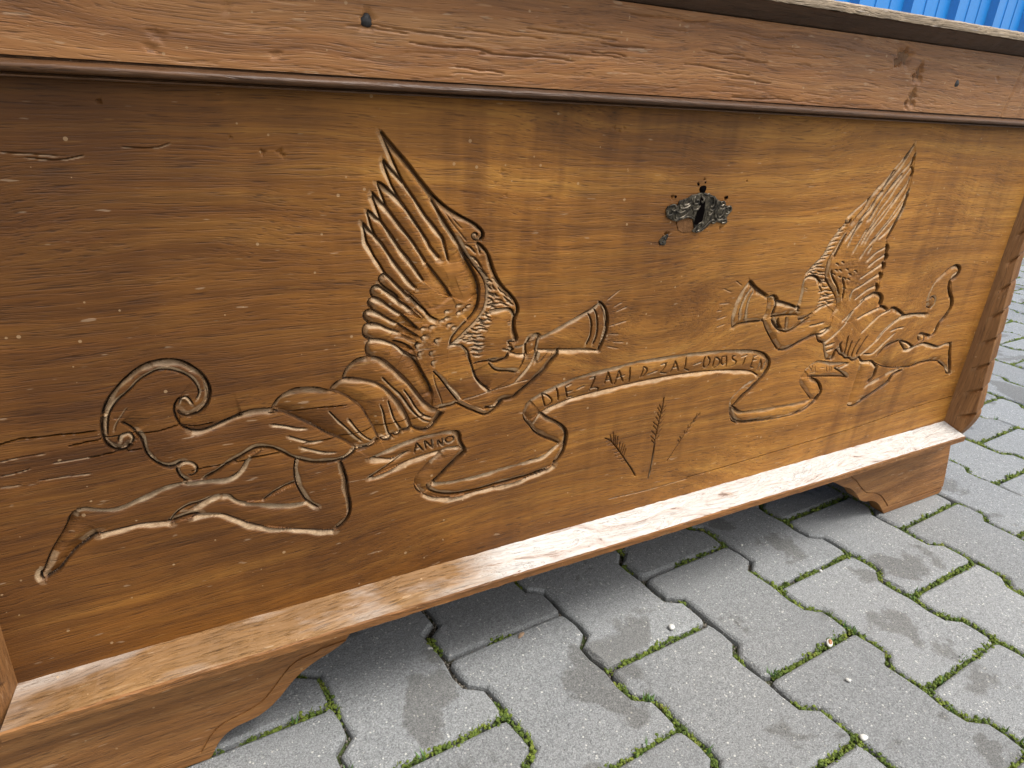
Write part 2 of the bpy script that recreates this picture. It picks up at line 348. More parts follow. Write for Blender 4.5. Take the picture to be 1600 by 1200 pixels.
for p0,p1,row in segs:
    q=project((*((p0+p1)/2),0))
    if not q or not(-.06<q[0]<1.06 and -.03<q[1]<1.1) or q[2]>3.6: continue
    mid=(p0+p1)/2
    if mid[1]>.12 and mid[0]<1.12: continue
    if (mid-WALL_P)@WALL_N>-.02: continue
    L=np.linalg.norm(p1-p0); n=int(L/.00058/(1+max(0,q[2]-.9)*1.1))
    under=mid[1]>-.06 and mid[0]<1.1
    for _ in range(n):
        t=random.random(); p=p0+(p1-p0)*t+ev[::-1]*0
        nn=float(vn(np.array(p[0]*17+3),np.array(p[1]*17+9)))*.65+float(vn2(np.array(p[0]*47),np.array(p[1]*47)))*.35
        thr=.34-.08*row-(.14 if p[0]>.75 else .07 if p[0]>.45 else 0)+(.16 if under else 0)
        nrm=np.array([-(p1-p0)[1],(p1-p0)[0]])/L; p=p+nrm*random.gauss(0,.0026)
        if nn>thr and random.random()<.8:
            rr=random.uniform(.0010,.0026)*(1+.35*max(0,q[2]-.8)); hh=rr*random.uniform(.5,1.1); zz=-.0085+random.uniform(0,.0075)*min(1,(nn-thr)*7+.25)
            s=len(mv); a=random.random()*6
            for x,y,z in dome: mv.append((p[0]+(x*math.cos(a)-y*math.sin(a))*rr*random.uniform(.8,1.2),p[1]+(x*math.sin(a)+y*math.cos(a))*rr*random.uniform(.8,1.2),zz+z*hh*random.uniform(.8,1.25)))
            mf+=[tuple(s+i for i in f) for f in domef]
            if random.random()<.45: tuft(p[0],p[1],zz+hh*.6,2,.0038,mv,mf,.0007)
        elif random.random()<.25:
            s=len(gv); rr=random.uniform(.0006,.0017); 
            for x,y,z in dome[:7]+[(x,y,-.6) for x,y,z in dome[7:]]: gv.append((p[0]+x*rr*random.uniform(.7,1.3),p[1]+y*rr*random.uniform(.7,1.3),-.0105+rr*.5+z*rr))
            gf+=[tuple(s+i for i in f) for f in domef]
        if nn>thr-.04 and random.random()<(.006 if not under else .0004): tuft(p[0],p[1],-.004,7,.0085,sv,sf,.0012)
mo=mesh_obj('moss',mv,mf,M_moss); tag(mo,kind='stuff')
M_grit=plain('joint grit',(.20,.175,.14),.9,0,500,.6)
go=mesh_obj('grit',gv,gf,M_grit); tag(go,kind='stuff')
so=mesh_obj('sprouts',sv,sf,M_sprout); tag(so,kind='stuff')

# carved lines and outlines on the front board, in tenths of a millimetre (x, height)
STROKES=[
('O','R',[1769,5672,1838,5595,1914,5517,1983,5444,2047,5366,2119,5286,2186,5211,2270,5138,2347,5083,2452,5025,2551,4975,2624,4924,2656,4879,2651,4838,2621,4817]),
('N','R',[2621,4817,2571,4830,2547,4867,2572,4889,2600,4877,2592,4857]),
('F','R',[1788,5645,1816,5578,1849,5503,1887,5423,1925,5348,1964,5287,2016,5214,2081,5127,2143,5039,2207,4968,2259,4903,2303,4838,2354,4656]),
('F','R',[1788,5471,1837,5416,1883,5370,1921,5330,1960,5283]),
('F','R',[1786,5468,1807,5409,1829,5345,1859,5274,1898,5208,1929,5164]),
('F','R',[1737,5310,1783,5289,1843,5238,1890,5197,1929,5160,1968,5111,2017,5043,2066,4973,2116,4902,2167,4829,2188,4786,2240,4727,2275,4685]),
('F','R',[1741,5300,1763,5239,1793,5167,1819,5108,1838,5089]),
('F','R',[1695,5233,1736,5189,1788,5138,1827,5100,1866,5047,1913,4986,1969,4915,2026,4844,2046,4817,2096,4743,2156,4652]),
('G','R',[2156,4652,2217,4575,2280,4496,2335,4425,2391,4335]),
('F','R',[1698,5211,1720,5146,1745,5073,1771,5009]),
('F','R',[1654,5101,1696,5071,1733,5033,1771,5006,1810,4952,1849,4898,1888,4842,1931,4776,1988,4710,2047,4627,2098,4551,2133,4499]),
('F','R',[1654,5090,1672,5024,1693,4957,1723,4896,1758,4849]),
('F','R',[1618,5004,1663,4951,1708,4904,1762,4849,1811,4775,1866,4694,1923,4619,1981,4543,2031,4482,2065,4447]),
('F','R',[1622,4989,1635,4922,1649,4850,1670,4813,1708,4734,1754,4662,1793,4593,1849,4537,1914,4467,1981,4396,2011,4365]),
('F','R',[2186,5170,2238,5089,2299,5003,2361,4915,2434,4816,2465,4755,2513,4671]),
('G','R',[2447,4764,2514,4662,2567,4576,2612,4496,2639,4417,2643,4330,2634,4243,2599,4176,2537,4111]),
('N','R',[2537,4111,2465,4048,2402,3974,2377,3910]),
('F','L',[2400,4863,2484,4738,2570,4617,2647,4528,2694,4447,2711,4342,2700,4237,2657,4152,2594,4087,2521,4023,2440,3952,2377,3905]),
('H','R',[2228,5158,2297,5072,2368,4977,2440,4896,2504,4821]),
('H','R',[2348,5056,2384,5000,2456,4927]),
('O','L',[1793,4587,1761,4583,1738,4553,1752,4512]),
('F','R',[1752,4512,1808,4460,1873,4414,1914,4369]),
('F','R',[1696,4499,1744,4489,1800,4444,1865,4398,1923,4344,1973,4306,2020,4264]),
('O','L',[1736,4502,1696,4495,1670,4463,1674,4423,1698,4403]),
('F','R',[1674,4399,1718,4395,1766,4366,1815,4321,1872,4274,1931,4235]),
('G','R',[1931,4235,1999,4168,2086,4081]),
('O','L',[1694,4401,1662,4392,1644,4361,1661,4323,1684,4307]),
('F','R',[1628,4296,1676,4297,1732,4267,1789,4224,1847,4185,1897,4154]),
('G','R',[1897,4154,1965,4104,2034,4053,2087,4012]),
('O','L',[1660,4301,1620,4291,1605,4251,1626,4208,1658,4186]),
('F','R',[1625,4169,1674,4180,1739,4163,1805,4122,1863,4094,1922,4066]),
('G','R',[1854,4005,1931,3978,2000,3935,2035,3895]),
('O','L',[1658,4186,1617,4176,1597,4137,1601,4086,1631,4053,1671,4038]),
('F','R',[1998,4395,2066,4322,2136,4256,2190,4191,2261,4149]),
('H','R',[2033,4275,2085,4228,2137,4171]),
('H','R',[1964,4439,2032,4384,2118,4284]),
('F','R',[1639,4041,1696,4040,1770,4022,1846,3979,1914,3931,1965,3885,2027,3850,2066,3833]),
('O','L',[1663,4035,1630,4010,1617,3960,1632,3907,1668,3883]),
('O','R',[1664,3884,1735,3863,1802,3814,1870,3742,1931,3670,1992,3597,2056,3512,2111,3428,2167,3361,2233,3309,2281,3291]),
('G','R',[1948,3882,2027,3828,2090,3738,2145,3638,2192,3547,2221,3457]),
('H','R',[1905,4036,1965,4012,2026,3969,2105,3955]),
('H','R',[2227,3644,2252,3537,2297,3416,2323,3324]),
('N','L',[2144,4024,2117,4015,2112,3990,2127,3968]),
('N','L',[2270,3982,2243,3974,2237,3948,2253,3925]),
('N','L',[2092,3951,2065,3942,2060,3917,2075,3894]),
('N','L',[2110,3877,2084,3869,2078,3843,2093,3820]),
('N','L',[2218,3872,2191,3864,2185,3838,2201,3815]),
('N','L',[2238,3779,2211,3771,2205,3744,2221,3721]),
('N','L',[2477,4270,2447,4273,2426,4259,2428,4238]),
('N','L',[2369,4229,2340,4231,2319,4217,2321,4197]),
('N','L',[2484,4204,2454,4207,2433,4193,2435,4172]),
('N','L',[2322,4146,2293,4149,2272,4135,2274,4115]),
('N','L',[2366,4164,2337,4167,2316,4152,2318,4132]),
('N','L',[2574,4257,2544,4260,2523,4245,2525,4225]),
('N','L',[2543,4229,2513,4232,2492,4217,2494,4197]),
('N','L',[2438,4072,2408,4075,2387,4061,2389,4040]),
('N','L',[2391,4104,2362,4107,2340,4093,2343,4072]),
('N','L',[2276,3975,2247,3978,2226,3964,2228,3943]),
('N','L',[2159,4015,2131,4019,2110,4005,2112,3984]),
('N','L',[2107,3951,2079,3955,2058,3940,2060,3920]),
('N','L',[2229,4104,2200,4107,2179,4093,2181,4072]),
('N','L',[2149,4095,2121,4098,2100,4084,2102,4064]),
('O','R',[2606,4805,2663,4761,2712,4700,2744,4631,2777,4553,2820,4472,2893,4379,2934,4345,2996,4277,3039,4210,3051,4144,3028,4093,3022,4029,3034,3962,3061,3893,3050,3850]),
('N','R',[3050,3850,3016,3854,2978,3856,2994,3829]),
('N','R',[2977,3814,3014,3798,3034,3776,2999,3755]),
('N','R',[2914,3798,2962,3785,2998,3767]),
('F','R',[2982,3746,2962,3699,2904,3681,2840,3670,2780,3693]),
('F','R',[2752,4184,2831,4193,2910,4192,2968,4184,3009,4143,3028,4093]),
('N','L',[2620,3684,2688,3697,2757,3693,2814,3702,2861,3704]),
('N','R',[2500,3890,2558,3824,2584,3744,2616,3652,2649,3557,2699,3482,2760,3426,2809,3389]),
('G','L',[2632,3627,2663,3544,2723,3467,2796,3415]),
('F','L',[2775,3679,2832,3609,2893,3578,2989,3562,3076,3537]),
('N','R',[2369,3899,2434,3900,2500,3890]),
('N','L',[3076,3537,3110,3569,3142,3622,3162,3677,3171,3722]),
('F','R',[3213,3875,3177,3823,3169,3767,3188,3697]),
('F','R',[3213,3877,3240,3907,3277,3912,3316,3885]),
('N','L',[3304,3881,3285,3821,3279,3753,3261,3675,3218,3600,3139,3507,3071,3435]),
('F','L',[3300,3728,3292,3671,3270,3605]),
('H','R',[3426,3721,3387,3664,3342,3612,3304,3609]),
('H','R',[3473,3694,3430,3618,3350,3523,3244,3444]),
('O','R',[3542,3714,3528,3663,3471,3594,3390,3505,3284,3420,3201,3362,3130,3314,3071,3270,2985,3266,2937,3256,2880,3201]),
('H','R',[2521,3339,2658,3362,2810,3384,2952,3407,3096,3432,3219,3442]),
('N','R',[3043,3806,3115,3808,3198,3831]),
('F','R',[3317,3871,3426,3906,3547,3960,3669,4010,3794,4054,3893,4095,3964,4159]),
('F','R',[3957,4163,4026,4105,4072,4020,4093,3924,4088,3818,4060,3726,4025,3634]),
('W','L',[4024,3636,3883,3674,3680,3700,3483,3719,3292,3744]),
('W','L',[3178,3707,3073,3728,2993,3756]),
('N','R',[3839,4055,3882,3981,3902,3886,3894,3793,3864,3714]),
('N','R',[3907,4094,3952,4009,3974,3902,3975,3796,3946,3710]),
('H','R',[4044,4166,4185,4262]),
('H','R',[4137,4089,4233,4132]),
('H','R',[4172,4039,4305,4079]),
('H','R',[4111,3893,4329,3928]),
('H','R',[4124,3808,4245,3794]),
('H','R',[4179,3717,4324,3696]),
('H','R',[4116,3677,4262,3637]),
('H','R',[2943,4053,2971,4061,3002,4042]),
('H','R',[2956,4036,2991,4027]),
('I','R',[2710,4440,2734,4417,2756,4411]),
('I','R',[2723,4403,2748,4399,2775,4374]),
('I','R',[2715,4454,2726,4450,2736,4463]),
('I','R',[2738,4336,2769,4331,2801,4305]),
('I','R',[2731,4362,2760,4344,2788,4342]),
('I','R',[2804,4448,2833,4430,2863,4392]),
('I','R',[2829,4395,2860,4358,2889,4338]),
('I','R',[2866,4351,2901,4332,2938,4292]),
('I','R',[2891,4307,2934,4269,2975,4247]),
('I','R',[2802,4284,2848,4280,2895,4255]),
('I','R',[2782,4255,2822,4243,2861,4247]),
('I','R',[2727,4229,2766,4233,2807,4216]),
('I','R',[2736,4269,2753,4267,2769,4282]),
('I','R',[2918,4252,2955,4246,2995,4219]),
('I','R',[2799,4346,2823,4320,2846,4311]),
('I','R',[2937,4303,2961,4290,2986,4257]),
('I','R',[2772,4420,2790,4390,2808,4376]),
('I','R',[2838,4249,2890,4242,2943,4213]),
('I','R',[2708,4178,2748,4158,2788,4155]),
('I','R',[2676,4150,2721,4143,2767,4115]),
('I','R',[2644,4127,2690,4101,2735,4092]),
('I','R',[2624,4093,2668,4094,2714,4073]),
('I','R',[2669,4078,2720,4058,2771,4056]),
('I','R',[2614,4052,2664,4054,2716,4035]),
('I','R',[2571,4046,2616,4017,2661,4004]),
('I','R',[2638,4018,2688,4023,2740,4006]),
('I','R',[2528,4009,2579,3989,2629,3987]),
('I','R',[2508,3980,2557,3985,2607,3968]),
('I','R',[2595,3991,2640,3974,2685,3975]),
('I','R',[2553,3953,2597,3951,2643,3926]),
('I','R',[2498,3939,2543,3930,2586,3939]),
('I','R',[2543,3912,2604,3910,2667,3886]),
('I','R',[2598,3926,2655,3900,2712,3891]),
('I','R',[2579,3864,2635,3863,2692,3839]),
('I','R',[2611,3882,2668,3861,2725,3857]),
('I','R',[2580,3821,2631,3820,2683,3797]),
('I','R',[2604,3785,2650,3765,2696,3762]),
('I','R',[2631,3944,2675,3949,2721,3933]),
('I','R',[2591,3841,2654,3818,2716,3812]),
('I','R',[2712,4105,2745,4106,2780,4087]),
('I','R',[2465,3948,2498,3949,2530,3967]),
('I','R',[2762,4204,2790,4217,2818,4209]),
('I','R',[2698,4148,2721,4148,2742,4165]),
('I','R',[2490,4794,2546,4766,2593,4715]),
('I','R',[2539,4694,2591,4673,2633,4630]),
('I','R',[2577,4667,2625,4634,2663,4578]),
('I','R',[2617,4589,2665,4564,2704,4515]),
('I','R',[2646,4553,2690,4532,2724,4488]),
('I','R',[2697,4473,2740,4469,2774,4441]),
('I','R',[2709,4429,2739,4413,2759,4373]),
('I','R',[2732,4349,2776,4344,2810,4316]),
('I','R',[2725,4305,2764,4297,2794,4264]),
('I','R',[2719,4235,2772,4247,2815,4235]),
('I','R',[2762,4485,2802,4464,2832,4419]),
('I','R',[2598,4797,2623,4762,2639,4705]),
('O','R',[1416,3721,1435,3782,1474,3837,1541,3883,1637,3895]),
('O','R',[1313,3644,1356,3693,1413,3714,1489,3713,1565,3691,1642,3664,1720,3626,1799,3560,1860,3486,1922,3399,1974,3301,2006,3217,2033,3138]),
('O','R',[837,3558,885,3629,949,3668,1021,3696,1110,3691,1199,3677,1289,3637]),
('G','L',[1289,3637,1371,3598,1446,3550,1511,3491,1578,3416,1625,3321,1664,3237,1693,3165,1725,3089]),
('G','L',[835,3528,911,3504,997,3448,1092,3378,1181,3309,1262,3239,1355,3177,1431,3118,1507,3044]),
('T','R',[1290,3446,1362,3349,1436,3259,1502,3170,1570,3095]),
('T','R',[1458,3341,1524,3231,1581,3154,1661,3079]),
('T','R',[1737,3431,1767,3339,1784,3236,1816,3129,1849,3086]),
('T','R',[1809,3451,1839,3348,1869,3254,1921,3165,1937,3134]),
('T','R',[1761,3682,1840,3585,1922,3497,1984,3399,2048,3299,2124,3217,2201,3168]),
('T','R',[1953,3535,2016,3438,2069,3340,2134,3261,2223,3210]),
('O','R',[2333,3248,2279,3177,2224,3118,2159,3090,2093,3109,2039,3145]),
('F','R',[2030,3167,1996,3128,1932,3131]),
('F','R',[1932,3131,1889,3098,1845,3112]),
('F','R',[1847,3112,1805,3066,1743,3082,1723,3092]),
('F','R',[1723,3089,1671,3046,1599,3027,1513,3028]),
('F','R',[1506,3035,1477,2997,1426,2963,1366,2942]),
('T','R',[826,3413,929,3378,1017,3341,1098,3320]),
('T','R',[950,3281,1038,3231,1128,3191,1222,3183]),
('T','R',[1043,3156,1142,3108,1235,3066,1331,3042]),
('F','L',[2281,3291,2357,3297,2433,3305,2472,3323]),
('F','L',[2226,3672,2292,3597,2351,3512,2410,3426,2481,3331]),
('F','R',[2892,3205,2844,3201,2760,3216]),
('O','R',[2961,3269,2879,3187,2775,3142,2623,3216,2455,3324]),
('O','R',[238,3475,284,3457,348,3463,423,3488,499,3513,567,3535,628,3558,704,3564,780,3561,848,3548]),
('F','R',[1513,3048,1492,3019,1441,2974,1361,2952,1302,2949,1225,2955,1112,2986,1021,3034,950,3082,881,3140,813,3186,744,3206,675,3210,621,3186,549,3149,461,3117,372,3065,277,3025]),
('F','R',[-616,2966,-571,2978,-529,2972,-489,2951,-427,2929,-354,2920,-277,2935,-197,2965,-92,2999,5,3026,85,3035,157,3034]),
('F','L',[635,3146,598,3118,558,3053,502,3003,433,2993,349,3003,268,3012,186,3016,138,3018]),
('W2','L',[-616,2966,-651,2926,-674,2873,-709,2813,-750,2754,-794,2686,-834,2617,-868,2545,-895,2492]),
('F','R',[-871,2505,-901,2494,-912,2455,-900,2420]),
('W2','L',[-885,2425,-853,2446,-799,2470,-763,2511,-709,2577,-649,2631,-584,2673,-530,2709,-495,2724]),
('W','L',[7,2690,-35,2708,-113,2719,-190,2730,-267,2731,-344,2727,-420,2723,-496,2720]),
('N','L',[-17,2719,-4,2694,25,2739,71,2779,139,2804,222,2814,308,2834]),
('F','R',[211,2709,129,2715,62,2702,7,2690]),
('W','R',[160,2781,246,2812,334,2853,393,2849]),
('W','R',[393,2849,451,2829,489,2775,538,2740,624,2707,757,2666,893,2630,1034,2610,1072,2600,1146,2528]),
('N','R',[980,2817,905,2808,810,2770,706,2713]),
('F','L',[994,3051,977,2956,980,2823,1011,2714,1045,2636,1090,2578,1156,2523]),
('W','R',[150,2693,234,2702,317,2685,399,2651,481,2589,564,2527,650,2473,739,2425,876,2374,1018,2327,1164,2278,1293,2241]),
('O','R',[1371,2945,1397,2848,1418,2739,1424,2621,1441,2497,1438,2414,1410,2336,1356,2278,1304,2244]),
('N','R',[-258,3470,-244,3520,-192,3539,-169,3527,-154,3481,-176,3433]),
('O','R',[-176,3433,-218,3401,-267,3404,-307,3429,-336,3482,-345,3540,-342,3617,-328,3692]),
('O','R',[-328,3692,-307,3750,-273,3820,-221,3886,-164,3945,-96,4002,-29,4044,36,4069]),
('O','R',[36,4069,105,4074,179,4066,246,4039,305,3989,352,3936,384,3868,400,3794,389,3723,363,3663,324,3621,274,3597,220,3591,176,3611,161,3650]),
('G','L',[184,3758,153,3716,138,3663,142,3597,161,3537,195,3493,252,3460,312,3450,369,3460,433,3481,498,3502,571,3522,615,3531]),
('N','R',[173,3696,200,3755,239,3753,261,3713,271,3683]),
('N','L',[-316,3534,-304,3610,-287,3685,-253,3748,-209,3801,-140,3858,-70,3923,-3,3965,75,3992,156,3980,222,3947,275,3900,308,3840,321,3775,295,3719]),
('H','L',[-270,3556,-249,3615,-210,3670,-164,3732]),
('G','L',[-217,3625,-168,3576,-132,3521]),
('F','L',[-138,3522,-113,3477,-101,3426,-97,3359,-78,3305,-45,3256,-5,3213,48,3182,95,3186,145,3207]),
('F','L',[94,3171,97,3130,111,3086,135,3050,157,3034]),
('N','R',[112,3192,153,3208,193,3204,226,3179,242,3142,229,3094,194,3077,171,3087]),
('C','R',[-434,3511,-348,3521,-300,3519,-244,3523,-187,3532,-114,3513,-51,3509,33,3513,100,3524,160,3527,264,3502,401,3504]),
('C','R',[-454,3384,-331,3393,-207,3391,-118,3388]),
('C','R',[-983,3592,-946,3597,-834,3617,-734,3609,-622,3606,-499,3594,-381,3590]),
('C','R',[-562,3504,-433,3516,-352,3519]),
('H','R',[-972,3464,-879,3475,-711,3477]),
('H','R',[-993,3354,-891,3362,-814,3377]),
('H','R',[-678,3392,-552,3390,-412,3392]),
('H','R',[-1010,3268,-890,3264]),
('H','R',[-785,3272,-631,3268,-464,3256]),
('C','R',[807,3513,894,3502,981,3491,1098,3491,1208,3492,1329,3481,1443,3472]),
('C','R',[1053,3186,1203,3182,1336,3181,1483,3185,1592,3196,1684,3222,1838,3226,2006,3228,2156,3245]),
('C','R',[198,3116,280,3128,445,3126,590,3130,634,3136,747,3137,881,3135]),
('C','R',[5590,1779,6302,1788,7592,1825,8782,1859,9936,1939,11020,1971]),
('H','R',[4409,1771,4970,1750,5594,1759]),
('H','R',[-578,5498,-453,5492,-291,5482]),
('H','R',[-457,5470,-296,5456,-156,5484]),
('H','R',[62,5536,244,5535,341,5564]),
('F','R',[1630,2918,1776,2963,1943,3012,2101,3036,2248,3042,2371,3042,2440,3037]),
('O','R',[2440,3037,2490,3018,2513,2975,2522,2907,2568,2823,2578,2776]),
('O','R',[2578,2776,2508,2724,2438,2672,2369,2612,2300,2553,2238,2507]),
('W','R',[1630,2918,1712,2900,1813,2868,1878,2875,1956,2903,1996,2909]),
('N','R',[1996,2909,1904,2865,1774,2794,1684,2743,1607,2712]),
('W','L',[2321,2846,2238,2847,2103,2832,1970,2804,1838,2755,1709,2720,1607,2712]),
('F','L',[2503,2852,2390,2861,2321,2846]),
('W2','L',[2321,2839,2226,2779,2145,2709,2078,2636,2058,2551,2079,2471,2142,2406]),
('F','L',[2182,2506,2204,2439,2318,2367,2464,2324,2686,2310,2915,2317,3150,2325,3359,2340,3539,2364]),
('W','L',[3619,2404,3539,2356,3360,2324,3152,2300,2916,2296,2687,2289,2524,2285,2377,2307,2248,2351,2142,2406]),
('O','R',[3407,3050,3477,2991,3581,2926,3689,2842,3741,2753,3743,2655,3708,2516,3619,2404]),
('F','R',[2238,2515,2387,2486,2546,2478,2753,2484,2980,2501,3215,2512,3424,2529,3535,2570,3628,2631,3660,2648]),
('O','R',[3660,2645,3571,2699,3450,2763,3346,2843,3275,2934,3214,3010,3192,3089,3224,3173,3267,3210]),
('N','R',[3307,2931,3348,3000,3407,3050]),
('F','R',[3208,3170,3243,3206,3337,3253,3476,3303,3608,3340,3775,3377,3948,3399,4125,3416,4307,3427,4492,3445,4684,3451,4771,3451,4971,3446,5245,3443,5531,3429,5830,3407,6063,3383,6308,3346]),
('O','R',[6308,3346,6466,3294,6568,3225,6617,3144,6611,3056,6559,2981,6484,2904,6380,2812,6284,2750,6205,2687,6127,2623]),
('W','L',[6474,2994,6374,3059,6252,3096,6055,3131,5741,3170,5442,3196,5158,3203,4861,3207,4663,3203,4407,3193,4159,3182,3979,3168,3768,3149,3609,3122,3497,3098,3411,3060]),
('F','L',[6387,2957,6272,2912,6166,2834,6088,2770,6071,2684,6107,2549,6174,2445,6270,2387]),
('F','L',[6117,2599,6160,2526,6229,2448,6323,2401,6505,2370,6678,2353]),
('O','R',[6153,2637,6270,2556,6397,2528,6645,2514,6963,2501,7210,2489,7425,2490,7559,2492]),
('W','R',[7691,2457,7579,2386,7428,2333,7185,2314,6857,2329,6537,2355,6348,2379,6231,2425,6140,2520]),
('O','R',[7478,2819,7576,2780,7667,2716,7736,2629,7744,2551,7691,2457]),
('O','R',[7599,2498,7508,2564,7401,2657,7306,2741,7260,2803,7277,2874,7315,2953]),
('N','R',[7315,2953,7379,3005,7450,3037,7531,3044]),
('F','R',[7479,3049,7601,3034,7788,2990,7971,2965,8159,2935]),
('N','L',[8163,2926,8050,2897,7967,2884,7914,2885]),
('F','L',[7914,2885,8044,2823,8207,2724]),
('W','R',[8231,2709,8019,2750,7778,2786,7563,2816,7440,2831]),
('E','R',[3397,3258,3415,3187,3445,3107]),
('E','R',[3397,3258,3461,3232,3511,3181,3515,3149,3483,3122,3445,3113]),
('E','R',[3561,3300,3579,3234,3593,3157]),
('E','R',[3664,3294,3683,3227,3702,3165]),
('E','R',[3664,3294,3731,3315]),
('E','R',[3683,3233,3746,3239]),
('E','R',[3701,3169,3771,3170]),
('E','R',[3803,3245,3894,3272]),
('E','R',[3956,3343,4026,3350]),
('E','R',[4026,3350,3999,3284,3969,3197]),
('E','R',[3974,3223,4031,3230,4082,3211,4080,3179]),
('E','R',[4185,3380,4165,3313,4150,3250]),
('E','R',[4185,3380,4215,3305,4250,3234]),
('E','R',[4162,3292,4224,3288]),
('E','R',[4322,3377,4302,3303,4284,3218]),
('E','R',[4322,3377,4358,3306,4394,3239]),
('E','R',[4304,3292,4400,3316]),
('E','R',[4464,3389,4471,3311,4479,3221]),
('E','R',[4646,3374,4638,3308,4621,3255]),
('E','R',[4646,3374,4697,3344,4692,3300,4655,3250]),
('E','R',[4716,3274,4843,3301]),
('E','R',[4885,3362,4963,3374]),
('E','R',[4963,3374,4935,3310,4896,3270]),
('E','R',[4896,3268,4988,3249]),
('E','R',[5082,3380,5061,3303,5038,3250]),
('E','R',[5086,3379,5129,3305,5155,3250]),
('E','R',[5054,3304,5136,3304]),
('E','R',[5242,3392,5243,3323,5242,3266]),
('E','R',[5242,3264,5320,3231]),
('E','R',[5362,3295,5471,3317]),
('E','R',[5531,3371,5514,3321,5521,3261,5556,3233]),
('E','R',[5568,3366,5608,3319,5600,3262,5571,3230]),
('E','R',[5683,3344,5667,3288,5675,3227]),
('E','R',[5698,3342,5761,3298,5749,3229,5701,3212]),
('E','R',[5849,3334,5790,3330,5790,3271,5831,3229,5863,3249]),
('E','R',[5857,3333,5876,3259,5884,3198]),
('E','R',[6006,3313,5960,3313,5978,3275,6030,3250,6026,3208,5977,3190]),
('E','R',[6171,3273,6163,3219,6151,3178]),
('E','R',[6105,3288,6201,3305]),
('E','R',[6313,3272,6302,3200,6295,3139]),
('E','R',[6315,3266,6369,3271]),
('E','R',[6312,3221,6368,3219]),
('E','R',[6304,3135,6349,3119]),
('E','R',[6423,3083,6449,3217]),
('E','R',[6449,3217,6504,3059]),
('E','R',[6504,3059,6537,3167]),
('E','R',[2075,2978,2062,2916,2056,2875]),
('E','R',[2075,2978,2108,2935,2142,2885]),
('E','R',[2062,2919,2115,2925]),
('E','R',[2155,2982,2169,2900]),
('E','R',[2161,2981,2237,2893]),
('E','R',[2237,2893,2222,2983]),
('E','R',[2284,2963,2289,2908]),
('E','R',[2291,2962,2340,2893]),
('E','R',[2340,2893,2331,2975]),
('E','R',[2387,2978,2363,2947,2395,2918,2444,2930,2443,2971,2394,2977]),
('H','R',[7384,2992,7441,2923]),
('H','R',[7449,2995,7428,2913]),
('H','R',[7491,2979,7517,2906]),
('H','R',[7604,2936,7691,2930]),
('H','R',[7719,2944,7749,2866]),
('H','R',[7796,2946,7803,2858]),
('H','R',[7827,2932,7840,2852]),
('H','R',[7420,2889,7536,2891]),
('Y','R',[4768,1989,4640,2172,4540,2299,4430,2435,4326,2546,4245,2593]),
('B','R',[4345,2533,4309,2629]),
('B','R',[4384,2490,4348,2651]),
('B','R',[4410,2459,4382,2604]),
('B','R',[4430,2440,4420,2587]),
('B','R',[4470,2391,4463,2508]),
('B','R',[4497,2359,4506,2479]),
('B','R',[4519,2329,4540,2452]),
('B','R',[4546,2297,4562,2407]),
('B','R',[4309,2555,4268,2543]),
('B','R',[4353,2516,4288,2500]),
('B','R',[4397,2472,4336,2485]),
('B','R',[4438,2418,4372,2422]),
('B','R',[4473,2375,4401,2375]),
('B','R',[4506,2337,4414,2326]),
('B','R',[4544,2277,4470,2283]),
('B','R',[4573,2234,4516,2242]),
('D','R',[4759,2007,4669,2134,4569,2261]),
('Y','R',[4966,1903,4976,2042,4982,2202,4974,2403,4980,2526,4993,2697,5005,2845,5001,2955]),
('B','R',[5004,2790,4946,2880]),
('B','R',[4999,2756,4928,2844]),
('B','R',[4996,2696,4937,2777]),
('B','R',[4991,2646,4924,2730]),
('B','R',[4983,2597,4897,2669]),
('B','R',[4982,2546,4906,2622]),
('B','R',[4980,2475,4895,2558]),
('B','R',[4978,2413,4893,2492]),
('B','R',[4976,2371,4915,2436]),
('B','R',[5005,2785,5045,2848]),
('B','R',[5003,2735,5049,2797]),
('B','R',[5000,2675,5049,2737]),
('B','R',[4997,2615,5044,2677]),
('B','R',[4992,2555,5052,2604]),
('B','R',[4988,2483,5044,2555]),
('B','R',[4988,2421,5024,2476]),
('D','R',[4966,1920,4976,2042,4982,2202,4976,2392]),
('Y','R',[5208,2087,5274,2181,5349,2294,5413,2398,5497,2519,5555,2593,5602,2657]),
('B','R',[5545,2584,5558,2660]),
('B','R',[5516,2547,5528,2603]),
('B','R',[5489,2500,5490,2552]),
('B','R',[5460,2463,5446,2529]),
('B','R',[5422,2412,5398,2465]),
('B','R',[5386,2350,5339,2397]),
('B','R',[5357,2314,5324,2352]),
('B','R',[5534,2576,5607,2635]),
('B','R',[5497,2519,5566,2569]),
('B','R',[5460,2463,5532,2502]),
('B','R',[5423,2407,5491,2436]),
('F+','L',[5994,4214,5921,4140,5866,4044,5828,3936,5818,3824,5836,3728,5864,3673]),
('O+','R',[5994,4214,6068,4148,6185,4078,6326,4006]),
('W+','R',[6336,3709,6208,3710,6081,3713,5959,3703,5865,3671]),
('N+','L',[6032,4131,5971,4055,5931,3957,5917,3855,5939,3749]),
('N+','L',[6071,4087,6025,4009,6009,3918,6018,3814,6032,3739]),
('O+','L',[6344,3991,6360,3906,6363,3821,6336,3733]),
('F+','R',[6344,3991,6389,4008,6441,4004,6490,3963,6513,3934]),
('N+','R',[6491,3957,6504,3893,6487,3809,6481,3756]),
('F+','R',[6513,3934,6642,3899,6775,3857,6888,3813]),
('W+','R',[6919,3720,6769,3735,6603,3741,6471,3741]),
('W+','L',[6472,3714,6550,3629,6662,3556,6793,3522,6881,3535,6990,3579,7071,3615,7148,3663]),
('F+','R',[6583,3713,6600,3657,6681,3565]),
('F+','R',[6498,3700,6580,3626,6660,3562]),
('O+','L',[6718,3710,6737,3631,6750,3554]),
